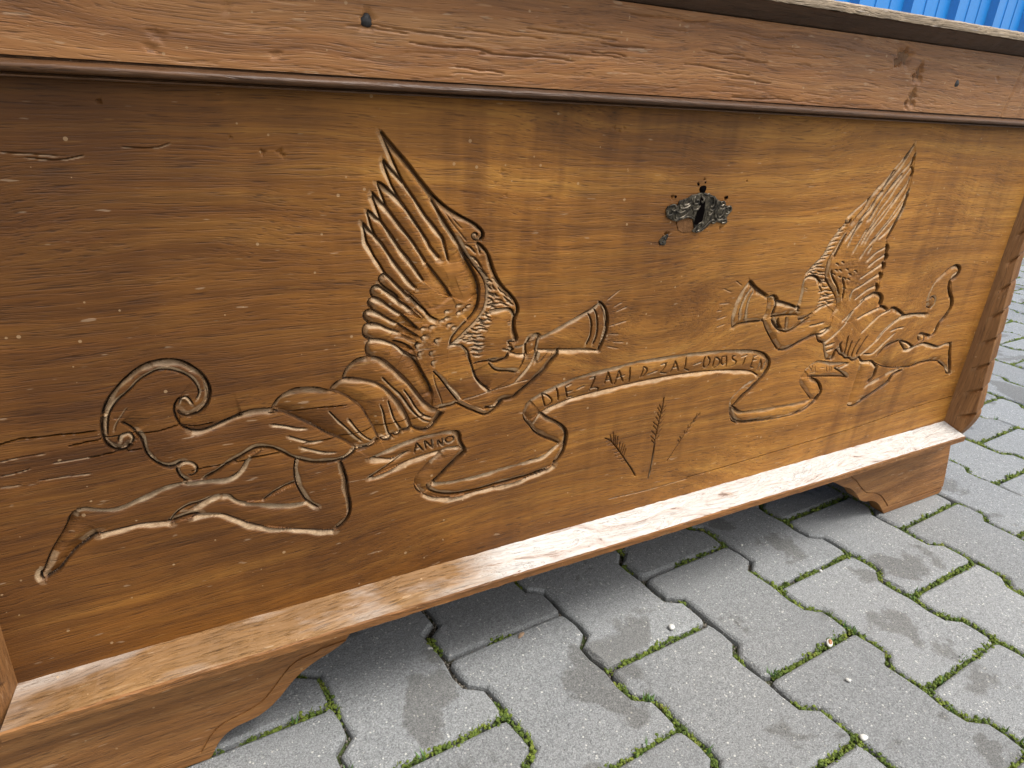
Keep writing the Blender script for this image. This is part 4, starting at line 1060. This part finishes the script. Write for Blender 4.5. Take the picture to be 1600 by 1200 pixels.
# stippled shoulder of the left wing
sx,sz=.2225,.425
nz=noise2(420,420,21)*.6+noise2(900,900,22)*.4
sh=np.exp(-(((uu-SHX)/.016)**2+((vv-SHZ)/.022)**2))
Hh-= rough*nz
Hh-= sh*.0011*np.clip(noise2(380,380,23)*1.6-.5,0,1)
sh2=np.exp(-(((uu-SH2X)/.02)**2+((vv-SH2Z)/.028)**2)); Hh-= sh2*.0009*np.clip(noise2(330,330,24)*1.6-.5,0,1)
names={0:('front_panel',None)}
bodies={}
NB=8
nr,nc=ids.shape; R8,C8=nr//NB,nc//NB
flat=np.abs(Hh)<2e-5
fb=(flat[:-1,:-1]&flat[1:,:-1]&flat[:-1,1:]&flat[1:,1:])[:R8*NB,:C8*NB].reshape(R8,NB,C8,NB).all(axis=(1,3))
idb=ids[:R8*NB,:C8*NB].reshape(R8,NB,C8,NB); same=(idb.max(axis=(1,3))==idb.min(axis=(1,3)))
coarse=fb&same
W1=len(us)
VX=np.empty((len(vs_),W1,3),np.float32); VX[...,0]=us[None,:]-OX; VX[...,1]=-Hh-OY; VX[...,2]=vs_[:,None]
VX=VX.reshape(-1,3)
fine=np.ones((nr,nc),bool); fine[:R8*NB,:C8*NB]&=~np.repeat(np.repeat(coarse,NB,0),NB,1)
fj,fi=np.nonzero(fine); a=fj*W1+fi; QF=np.stack([a,a+1,a+W1+1,a+W1],1); IDF=ids[fj,fi]
bj,bi=np.nonzero(coarse); a=bj*NB*W1+bi*NB; QC=np.stack([a,a+NB,a+NB*W1+NB,a+NB*W1],1); IDC=ids[bj*NB,bi*NB]
Qall=np.vstack([QF,QC]); IDA=np.concatenate([IDF,IDC])
print('panel quads',len(Qall))
def grid_part(name,sel,parent):
    q=Qall[sel]
    if len(q)<3: return None
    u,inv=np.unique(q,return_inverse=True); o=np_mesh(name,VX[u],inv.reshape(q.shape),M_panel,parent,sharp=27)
    for nm,A in zip(('wax_shade','rub_light'),WX):
        at=o.data.attributes.new(nm,'FLOAT','POINT'); at.data.foreach_set('value',np.ascontiguousarray(A.ravel()[u],dtype=np.float32))
    return o
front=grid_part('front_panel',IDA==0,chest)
owner_obj={}
for own,nm in ((0,'carved_angel'),(1,'carved_angel'),(2,'carved_ribbon'),(3,'carved_wheat_ear'),(4,'carved_wheat_ear'),(5,'carved_wheat_ear')):
    sel=np.isin(IDA,[k+1 for k,p in enumerate(PARTS) if p[0]==own and p[1]==''])
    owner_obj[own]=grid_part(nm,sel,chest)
owner_obj[0]['label']='large carved angel flying in profile and blowing a trumpet towards the lock, left of the ribbon'
owner_obj[1]['label']='smaller carved angel beside the right corner post, facing left with a raised trumpet'
owner_obj[2]['label']='winding carved ribbon with incised lettering between the two angels'
for k,(own,nm,fl) in enumerate(PARTS):
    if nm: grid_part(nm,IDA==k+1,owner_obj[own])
# backing of the board
bm=bmesh.new(); bm_box(bm,loc((U0,.0055,ZB)),loc((U1,.024,ZT))); bm_obj('panel_backing',bm,M_side,chest)

# top rail with its own cracks, nail heads and dents
ru=np.linspace(-.165,1.152,1100); rv=np.linspace(.6035,.6705,90); RH=np.zeros((90,1100))
def rng_strokes(n,x0,x1,z0,z1,lmin,lmax,code):
    L=[]
    for _ in range(n):
        x=random.uniform(x0,x1); z=random.uniform(z0,z1); l=random.uniform(lmin,lmax); sl=random.uniform(-.06,.02)
        pts=[]
        for i in range(5): pts+= [(x+l*i/4)*1e4,(z+sl*l*i/4+random.gauss(0,.0006))*1e4]
        L.append((code,'R',pts))
    return L
STY['c']=(.4,.4,.35,.6,.3); STY['k']=(1.3,.5,.45,1.8,.4)
carve(ru,rv,RH,rng_strokes(60,.02,.62,.605,.668,.012,.06,'c')+rng_strokes(60,.55,1.1,.605,.669,.006,.03,'c')+rng_strokes(16,.1,.55,.606,.666,.03,.09,'k'))
def rdent(x,z,r,d):
    dd=np.hypot(ru[None]-x,rv[:,None]-z); ang=np.arctan2(rv[:,None]-z,ru[None]-x); rr=r*(1+.3*np.sin(2*ang+x*70)+.2*np.sin(5*ang)); np.minimum(RH,-d*np.exp(-(dd/rr)**4),out=RH)
for x,z,r,d in ((.164,.6385,.0052,.002),(.7473,.6555,.009,.004),(.739,.650,.005,.005),(.78,.6414,.007,.003),(.773,.637,.004,.003),(.7792,.6166,.007,.003),(.772,.610,.004,.003),(.034,.6194,.004,.001),(.0302,.612,.003,.001),(.1026,.6135,.0028,.001),(.0751,.6375,.003,.0008),(.93,.645,.003,.001),(.995,.64,.006,.0012)): rdent(x,z,r,d)
# two shallow vertical grooves beside the stile end at the right
for x0,dp,w in ((.972,.0013,.003),(1.01,.0016,.006),(1.03,.001,.003)):
    RH=np.minimum(RH,-dp*np.exp(-((ru[None]-x0-(rv[:,None]-.637)*.25)/w)**2)*(1+0*rv[:,None]))
RH-=.0005*VN(31)(ru[None]*9+0*rv[:,None],rv[:,None]*40+0*ru[None])
YR=-.0115
rj,ri=np.meshgrid(np.arange(89),np.arange(1099),indexing='ij'); a=(rj*1100+ri).ravel()
RV=np.stack([np.broadcast_to(ru-OX,RH.shape),YR-RH-OY,np.broadcast_to(rv[:,None],RH.shape)],-1).reshape(-1,3)
rail=np_mesh('top_rail',RV,np.stack([a,a+1,a+1101,a+1100],1),M_rail,chest)
bm=bmesh.new(); bm_box(bm,loc((-.165,YR+.003,.6005)),loc((1.152,.02,.672))); bm_obj('rail_backing',bm,M_side,rail)
def disc(name,x,y,z,r,mat,parent,h=.0012):
    V=[(x-OX,y-h-OY,z)];F=[]
    for i in range(14):
        a=i*6.2832/14; k=1+.12*math.sin(3*a+x*99); V.append((x+math.cos(a)*r*k*.7-OX,y-h*.8-OY,z+math.sin(a)*r*k*.7))
    for i in range(14):
        a=i*6.2832/14; k=1+.12*math.sin(3*a+x*99); V.append((x+math.cos(a)*r*k-OX,y+.0005-OY,z+math.sin(a)*r*k))
    for i in range(14):
        j=(i+1)%14; F.append((0,1+j,1+i)); F.append((1+i,1+j,15+j,15+i))
    return mesh_obj(name,V,F,mat,parent,True)
disc('nail_head',.164,YR+.0012,.6385,.0044,M_iron,rail); disc('nail_head',.8525,YR+.0006,.6355,.0045,M_iron,rail)

# bead moulding: profile swept along the chest, with a very slight bow
prof=[(.0,.6036),(-.0105,.6036),(-.0085,.6028),(-.0085,.6018),(-.0140,.6014),(-.0180,.5999),(-.0196,.5978),(-.0180,.5957),(-.0122,.5946),(-.0104,.5944),(-.0104,.5937),(-.0150,.5934),(-.0150,.5927),(-.0115,.5922),(.004,.5920)]
V=[];F=[];xs=np.linspace(-.165,1.152,160); n=len(prof)
for x in xs:
    bow=.0009*math.exp(-((x-.42)/.3)**2)
    for y,z in prof: V.append((x-OX,y-OY+random.gauss(0,.00008),z+bow+random.gauss(0,.0001)))
for i in range(len(xs)-1):
    for j in range(n-1): F.append((i*n+j,i*n+j+1,(i+1)*n+j+1,(i+1)*n+j))
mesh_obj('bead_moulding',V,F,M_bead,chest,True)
# lid
def sweep(name,prof,xs,mat,parent,jit=.0002,smooth=False):
    V=[];F=[];n=len(prof)
    for x in xs:
        for y,z in prof: V.append((x-OX,y-OY+random.gauss(0,jit),z+random.gauss(0,jit)))
    for i in range(len(xs)-1):
        for j in range(n): F.append((i*n+j,i*n+(j+1)%n,(i+1)*n+(j+1)%n,(i+1)*n+j))
    F.append(tuple(range(n))[::-1]); F.append(tuple(range((len(xs)-1)*n,len(xs)*n)))
    return mesh_obj(name,V,F,mat,parent,smooth)
lid=sweep('lid',[(-.0335,.6842),(-.034,.6866),(-.034,.6908),(-.031,.6925),(.55,.6925),(.55,.6842)],np.linspace(-.20,1.20,220),M_lid,chest,.00016)
sweep('lid_moulding',[(-.0325,.6838),(-.030,.6829),(-.0125,.6722),(-.0100,.6712),(.53,.6712),(.53,.6838)],np.linspace(-.192,1.192,120),M_lidd,lid,.0002)
# ledge : two sloping faces, mitred where it meets the corner posts
lp=[(.000,.1527),(-.0318,.1396),(-.0330,.1380),(-.0325,.1306),(-.0305,.1296),(.0,.1293)]
V=[];F=[];n=len(lp);xs=np.linspace(0,1,150)
for t in xs:
    for y,z in lp:
        ex=.0119*(-y/.033); x=(U0-ex)+(U1-U0+2*ex)*t
        jz=random.gauss(0,.00018)+.0005*math.sin(t*23)*(-y/.033)
        V.append((x-OX,y-OY+random.gauss(0,.00018),z+jz))
for i in range(len(xs)-1):
    for j in range(n): F.append((i*n+j,i*n+(j+1)%n,(i+1)*n+(j+1)%n,(i+1)*n+j))
F.append(tuple(range(n))[::-1]); F.append(tuple(range((len(xs)-1)*n,len(xs)*n)))
lo_=mesh_obj('base_ledge',V,F,M_ledge,chest); lo_.data.materials.append(M_foot)
for i,p in enumerate(lo_.data.polygons):
    if i<149*n and i%n not in (0,): p.material_index=1
# corner posts with slanting rope cuts across the inner face
def post(sgn):
    xe=U1 if sgn>0 else U0
    zs=np.linspace(.112,.5915,620)
    def yf(z):
        if z<.178: 
            t=(.178-z)/.066; return -.0345+.028*t**1.6
        return -.0345+.0205*min(1,max(0,(z-.178)/.235))
    V=[];F=[]
    cols=[('in',t) for t in np.linspace(0,1,26)]+[('fr',t) for t in np.linspace(.12,1,8)]+[('out',t) for t in (.5,1.)]
    n=len(cols)
    for z in zs:
        y1=yf(z); xi=.0119; xo=.034
        for kind,t in cols:
            if kind=='in': x=xi*t; y=y1*t
            elif kind=='fr': x=xi+(xo-xi)*t; y=y1+.004*max(0,(t-.75)/.25)**2
            else: x=xo+.002; y=(y1+.004)*(1-t)+.012*t
            # rope cuts: slanting notches spaced 47 mm apart, deepest at the front arris
            if kind!='out':
                s=(t*.036 if kind=='in' else .036+t*.010)
                ph=((z-.158)-(s*.62))/.0405; fr=ph-round(ph)
                k=max(0,min(1,(s-.012)/.008)); wid=.035
                dep=(.0060*k*math.exp(-(fr/wid)**2) if fr>0 else .0060*k*math.exp(-abs(fr)/.10)) if ph>-.4 else 0
                if kind=='in': x+=dep
                else: y+=dep*.45
            V.append((xe+sgn*x-OX,y-OY,z))
    for i in range(len(zs)-1):
        for j in range(n-1):
            f=(i*n+j,i*n+j+1,(i+1)*n+j+1,(i+1)*n+j); F.append(f if sgn>0 else f[::-1])
    F.append(tuple(range(n))); 
    return mesh_obj('corner_post',V,F,M_post,chest,True)
post(1); post(-1)
# bracket feet: a scrolled front board and a side return
fl=[(.1349,.0925),(.1221,.0855),(.1065,.0794),(.0958,.074),(.085,.0663),(.0765,.0576),(.0691,.0489),(.0631,.0433),(.0571,.0384),(.0478,.0334),(.0377,.0311),(.0268,.0293),(.0178,.0251),(.01,.0174),(.0054,.0090),(.0018,.0022),(-.001,.0004)]
fr_=[(.8505,.1020),(.8625,.0967),(.8843,.0847),(.9054,.0761),(.925,.0608),(.9401,.0465),(.957,.0394),(.972,.0373),(.9904,.0279),(1.0069,.0126),(1.0177,.0004)]
def foot(edge,outer,groove,base):
    P=catmull(np.array(edge),.004); top=.1290
    pts=[(edge[0][0],top)] if False else []
    o=[(x,z) for x,z in P]+[(outer[0],.0004),(outer[1],.0150),(outer[2],.062),(outer[3],top),(edge[0][0]-(edge[1][0]-edge[0][0])*2,top)]
    bm=bmesh.new(); extrude_poly(bm,o,lambda p:loc((p[0],.0,p[1])),lambda p:loc((p[0],.0215,p[1])))
    f=bm_obj('foot',bm,M_foot,chest,bevel=.0009)
    # raised face behind the carved groove: the rim stands 1.2 mm back, with the field proud of it
    G_=catmull(np.array(groove),.004); s=1 if outer[0]>edge[-1][0] else -1
    fld=[(x,z) for x,z in G_]+[(outer[1]-s*.0015,base),(outer[2]-s*.0012,.062),(outer[3]-s*.001,top-.0005),(groove[0][0],top-.0005)]
    bm=bmesh.new(); extrude_poly(bm,fld,lambda p:loc((p[0],-.0016,p[1])),lambda p:loc((p[0],.0008,p[1])))
    bm_obj('foot_field',bm,M_foot,f,bevel=.0008)
    gg=np.array(G_); tt=np.gradient(gg,axis=0); tt/=np.linalg.norm(tt,axis=1)[:,None]; off=np.stack([-tt[:,1],tt[:,0]],1)*(-.0022*s)
    ri=[tuple(q) for q in gg+off]
    rim=[(x,z) for x,z in P]+[(outer[0]-s*.001,.0012),(outer[1]-s*.001,base-.0036)]+ri[::-1]
    bm=bmesh.new(); extrude_poly(bm,rim,lambda p:loc((p[0],-.0015,p[1])),lambda p:loc((p[0],.0008,p[1]))); bm_obj('foot_rim',bm,M_foot,f,bevel=.0007)
    bm=bmesh.new(); xo=outer[3]; a=(min(xo,xo-s*.022),.0218,.0004); b=(max(xo,xo-s*.022),.16,top); bm_box(bm,loc(a),loc(b)); bm_obj('foot_return',bm,M_side,f)
    return f
gr=[(.8960,.1020),(.9012,.0973),(.9133,.0894),(.9313,.0731),(.9512,.0586),(.9753,.0516),(.9941,.0414),(1.0143,.0235),(1.0237,.0140)]
gl=[(.1085,.0935),(.1025,.0912),(.0898,.089),(.0805,.0846),(.0734,.0777),(.0661,.0687),(.0587,.0596),(.0503,.0511),(.0401,.0466),(.0291,.0434),(.0171,.0408),(.0082,.0359),(-.0002,.026),(-.008,.0125)]
foot(fr_,(1.172,1.176,1.163,1.142),gr,.0140); foot(fl,(-.190,-.194,-.181,-.160),gl,.0125)
for x0,x1 in ((-.14,.02),(.98,1.12)):
    bm=bmesh.new(); bm_box(bm,loc((x0,.50,.0004)),loc((x1,.522,.129))); bm_obj('foot',bm,M_foot,chest)
bm=bmesh.new(); bm_box(bm,loc((-.135,.0245,.1295)),loc((-.112,.50,.671))); bm_obj('side_panel',bm,M_side,chest)
bm=bmesh.new(); bm_box(bm,loc((1.094,.0245,.1295)),loc((1.140,.50,.671))); bm_obj('side_panel',bm,M_side,chest)
bm=bmesh.new(); bm_box(bm,loc((-.135,.5005,.1295)),loc((1.140,.52,.671))); bm_obj('back_panel',bm,M_side,chest)
bm=bmesh.new(); bm_box(bm,loc((-.111,.0245,.1295)),loc((1.0935,.50,.146))); bm_obj('bottom_board',bm,M_side,chest)

# lock plate: pierced cast plate with scrolls, keyhole, and the torn corner below it
esc=[(.461,.5026),(.4631,.5061),(.4685,.5074),(.4746,.5051),(.4763,.5108),(.4817,.5121),(.4871,.5134),(.4913,.5162),(.4989,.5168),(.4995,.5180),(.5094,.5180),(.5107,.517),(.5179,.5158),(.5227,.5128),(.5273,.5105),(.5338,.5089),(.5356,.5059),(.5443,.5042),(.5481,.4996),(.5454,.4959),(.5431,.4929),(.5458,.4882),(.5383,.487),(.5286,.4888),(.5228,.4875),(.5194,.4846),(.5133,.4803),(.5057,.4784),(.5005,.4794),(.5015,.4838),(.4997,.4876),(.4975,.4928),(.4913,.4945),(.4836,.494),(.4774,.4917),(.4716,.4919),(.4634,.4954)]
bm=bmesh.new(); extrude_poly(bm,esc,lambda p:loc((p[0],-.0013,p[1])),lambda p:loc((p[0],.0008,p[1])))
plate=bm_obj('lock_plate',bm,M_bronze,chest,bevel=.0005)
key=[(.5026,.5139),(.5075,.5138),(.5092,.5116),(.5108,.4998),(.5103,.4932),(.5089,.4865),(.4997,.4874),(.5005,.4972),(.5026,.5073)]
bm=bmesh.new(); extrude_poly(bm,key,lambda p:loc((p[0],-.0016,p[1])),lambda p:loc((p[0],-.0002,p[1]))); bm_obj('keyhole',bm,M_void,plate)
def tube(name,P,r,mat,parent,y=-.0015,flat=.7,seg=7):
    P=catmull(np.array(P),.0006); V=[];F=[];n=len(P)
    for i,p in enumerate(P):
        t=P[min(i+1,n-1)]-P[max(i-1,0)]; t=t/(np.linalg.norm(t)+1e-9); nn=np.array([-t[1],t[0]]); k=r*(.45+.55*math.sin(math.pi*(.12+.76*i/max(1,n-1))))
        for j in range(seg):
            a=j*6.2832/seg; o=nn*math.cos(a)*k; V.append((p[0]+o[0]-OX,y-math.sin(a)*k*flat-OY,p[1]+o[1]))
    for i in range(n-1):
        for j in range(seg): F.append((i*seg+j,i*seg+(j+1)%seg,(i+1)*seg+(j+1)%seg,(i+1)*seg+j))
    return mesh_obj(name,V,F,mat,parent,True)
def ex(x,y): # pixel of a close-up of the plate, flattened to board metres
    return (.461+(x-340)*(.5481-.461)/(1215-340), .5186-(y-345)*(.5186-.4790)/(880-345)+ (x-770)*-.0000045)
SCR=[[(690,400),(670,440),(690,500),(740,490),(735,450),(705,455)],[(770,400),(805,430),(795,475),(770,460)],[(670,540),(690,575),(740,570),(770,520)],[(560,450),(545,500),(590,520),(640,480),(650,430)],[(500,500),(520,560),(580,560),(640,520)],[(470,640),(480,690),(540,690),(610,640),(640,580),(640,520)],[(470,600),(530,620),(590,590)],[(380,540),(430,520),(470,560),(440,600),(400,580)],[(360,600),(380,660),(430,640)],[(440,690),(480,720),(560,690),(640,670),(700,690)],
 [(880,400),(930,410),(950,470),(935,530),(905,520)],[(900,570),(950,580),(980,520),(970,440),(930,390)],[(985,430),(1000,520),(985,600),(1000,660),(1050,710),(1100,690),(1120,620)],[(1020,620),(1050,670),(1090,640),(1110,580)],[(1040,470),(1080,460),(1100,490),(1060,520)],[(1030,540),(1080,560),(1120,540)],[(1130,540),(1180,520),(1205,560),(1180,600),(1150,580)],[(1140,620),(1190,610)],[(1100,710),(1150,700),(1165,735),(1110,745)],[(890,600),(905,640),(940,630),(950,590)],[(720,860),(760,810),(800,760),(840,750),(840,800),(810,850),(770,870)],[(830,850),(890,790),(930,740),(980,710),(1010,740),(970,750)],[(870,620),(860,700)],[(700,600),(720,640),(700,670)],[(790,360),(830,375),(870,360)]]
for s_ in SCR: tube('scroll',[ex(*p) for p in s_],.00125,M_bronze,plate)
hole=disc('screw_hole',.505,.0,.5208,.0052,M_void,chest,.0009); 
for x,z,r in ((.4715,.5147,.0016),(.5395,.5130,.0018),(.5068,.5280,.0012),(.4985,.5258,.0012)): disc('screw_hole',x,.0,z,r,M_void,chest,.0007)
scar=[(.4780,.4912),(.4836,.4935),(.4913,.4940),(.4970,.4922),(.4995,.4876),(.5008,.4838),(.4990,.4800),(.4930,.4795),(.4860,.4800),(.4815,.4820),(.4790,.4865)]
bm=bmesh.new(); extrude_poly(bm,scar,lambda p:loc((p[0],-.0005,p[1])),lambda p:loc((p[0],.0012,p[1]))); bm_obj('torn_wood',bm,M_scar,chest,bevel=.0003)
frag=[(.4571,.4724),(.4597,.4759),(.4648,.4786),(.4692,.4803),(.4709,.4769),(.4681,.4719),(.469,.4674),(.4644,.4661),(.4591,.4693)]
c0=np.mean(frag,axis=0); frag=[tuple(c0+(np.array(p)-c0)*.8) for p in frag]
bm=bmesh.new(); extrude_poly(bm,frag,lambda p:loc((p[0],-.0007,p[1])),lambda p:loc((p[0],.0012,p[1]))); pf=bm_obj('plate_fragment',bm,M_bronze,chest,bevel=.0004)
for k in range(4): disc('rivet_mark',.4615+.0022*k,-.0005,.4690+.0028*k+random.gauss(0,.0006),.0012,M_iron,pf,.0008)

# ---------------------------------------------------------------- small things lying on the paving
def pebble(name,x,y,r,mat,label,cat,sq=(1,1,.6),z=None,group=None):
    bm=bmesh.new(); bmesh.ops.create_icosphere(bm,subdivisions=2,radius=1)
    rg=random.Random(int(x*1e4))
    for v in bm.verts:
        k=1+.12*math.sin(v.co.x*3+x*50)+.1*math.sin(v.co.y*4+y*70); v.co=Vector((v.co.x*r*sq[0]*k,v.co.y*r*sq[1]*k,v.co.z*r*sq[2]*k))
    o=bm_obj(name,bm,mat,None,True); o.location=(x,y,r*sq[2]*.9 if z is None else z); o.rotation_euler[2]=rg.random()*6
    tag(o,label,cat,group); return o
pebble('pebble',.605,-.2662,.0042,M_pebble,'small white pebble in the joint corner near the bottom edge, beside the moss','pebble',z=.001)
pebble('pebble',.5236,-.0553,.0045,M_pebble,'round white pebble at the rim of a paver just above a bright moss cushion','pebble')
pebble('pebble',.6572,-.2078,.0026,M_pebble,'tiny white stone in the middle of the grey paver below the brown shell','pebble')
pebble('pebble',.7945,-.0585,.0024,M_pebble,'tiny pale stone on the paver in front of the right foot','pebble')
pebble('pebble',.7334,.0324,.0022,M_pebble,'tiny white stone on the shaded paver right under the chest ledge','pebble')
pebble('pebble',.2422,.0407,.0036,M_pebble,'grey white pebble in the shaded joint below the middle of the ledge','pebble',z=-.003)
sh=bpy.data.objects.new('shell',None); COL.objects.link(sh); sh.location=(.686,-.1587,.001); sh.rotation_euler=(.25,-.1,.6); tag(sh,'brown and cream half shell lying on the moss joint','shell')
bm=bmesh.new(); bmesh.ops.create_uvsphere(bm,u_segments=16,v_segments=8,radius=1)
for v in bm.verts: v.co=Vector((v.co.x*.0066,v.co.y*.0040,v.co.z*.0022+.0012))
bm_obj('shell_rim',bm,M_pebble,sh,True)
bm=bmesh.new(); bmesh.ops.create_uvsphere(bm,u_segments=14,v_segments=8,radius=1)
for v in bm.verts: v.co=Vector((v.co.x*.0046+.0004,v.co.y*.0027,v.co.z*.0024+.0021))
bm_obj('shell_core',bm,M_shell,sh,True)
def scrap(x,y,l,w,a,label):
    V=[];F=[]
    for i in range(6):
        t=i/5; ww=w*math.sin(math.pi*(.08+.84*t)); zz=.0012+.0015*math.sin(t*3)
        for s in (-1,0,1): V.append(((t-.5)*l,s*ww,zz-.0009*(s==0)))
    for i in range(5):
        for j in range(2): F.append((i*3+j,(i+1)*3+j,(i+1)*3+j+1,i*3+j+1))
    o=mesh_obj('leaf_scrap',V,F,M_leaf,None,True); o.location=(x,y,0); o.rotation_euler[2]=a; tag(o,label,'leaf'); o.modifiers.new('t','SOLIDIFY').thickness=.0003
scrap(.348,.012,.012,.0025,.5,'curled pinkish leaf scrap in the mossy joint below the ledge')

# ---------------------------------------------------------------- blue sheet-metal wall behind
wall=bpy.data.objects.new('metal_wall',None); COL.objects.link(wall); wall.location=(WALL_P[0],WALL_P[1],0); wall.rotation_euler[2]=WALL_A
tag(wall,'bright blue ribbed sheet metal wall rising behind the chest lid','wall')
pitch=.2029*(1+1.9)*.522
V=[];F=[]
pr=[(-.026,0),(-.016,-.024),(.016,-.024),(.026,0),(.112,0),(.114,-.003),(.118,-.003),(.120,0),(.196,0),(.198,-.003),(.202,-.003),(.204,0),(pitch-.026,0)]
for z in (.16,2.9):
    for x,y in pr: V.append((x,y,z))
n=len(pr)
for j in range(n-1): F.append((j,j+1,n+j+1,n+j))
me=bpy.data.meshes.new('wall_sheet'); me.from_pydata(V,[],F); me.update(); me.materials.append(M_blue)
for k in range(-9,36):
    o=link(bpy.data.objects.new('wall_sheet',me),wall); o.location=(k*pitch,0,0)
bm=bmesh.new(); bm_box(bm,(-3,.01,-.05),(11,.16,2.88)); bm_obj('wall_core',bm,M_iron,wall)
bm=bmesh.new(); bm_box(bm,(-3,-.02,-.05),(11,.009,.155)); bm_obj('plinth',bm,M_conc,wall)
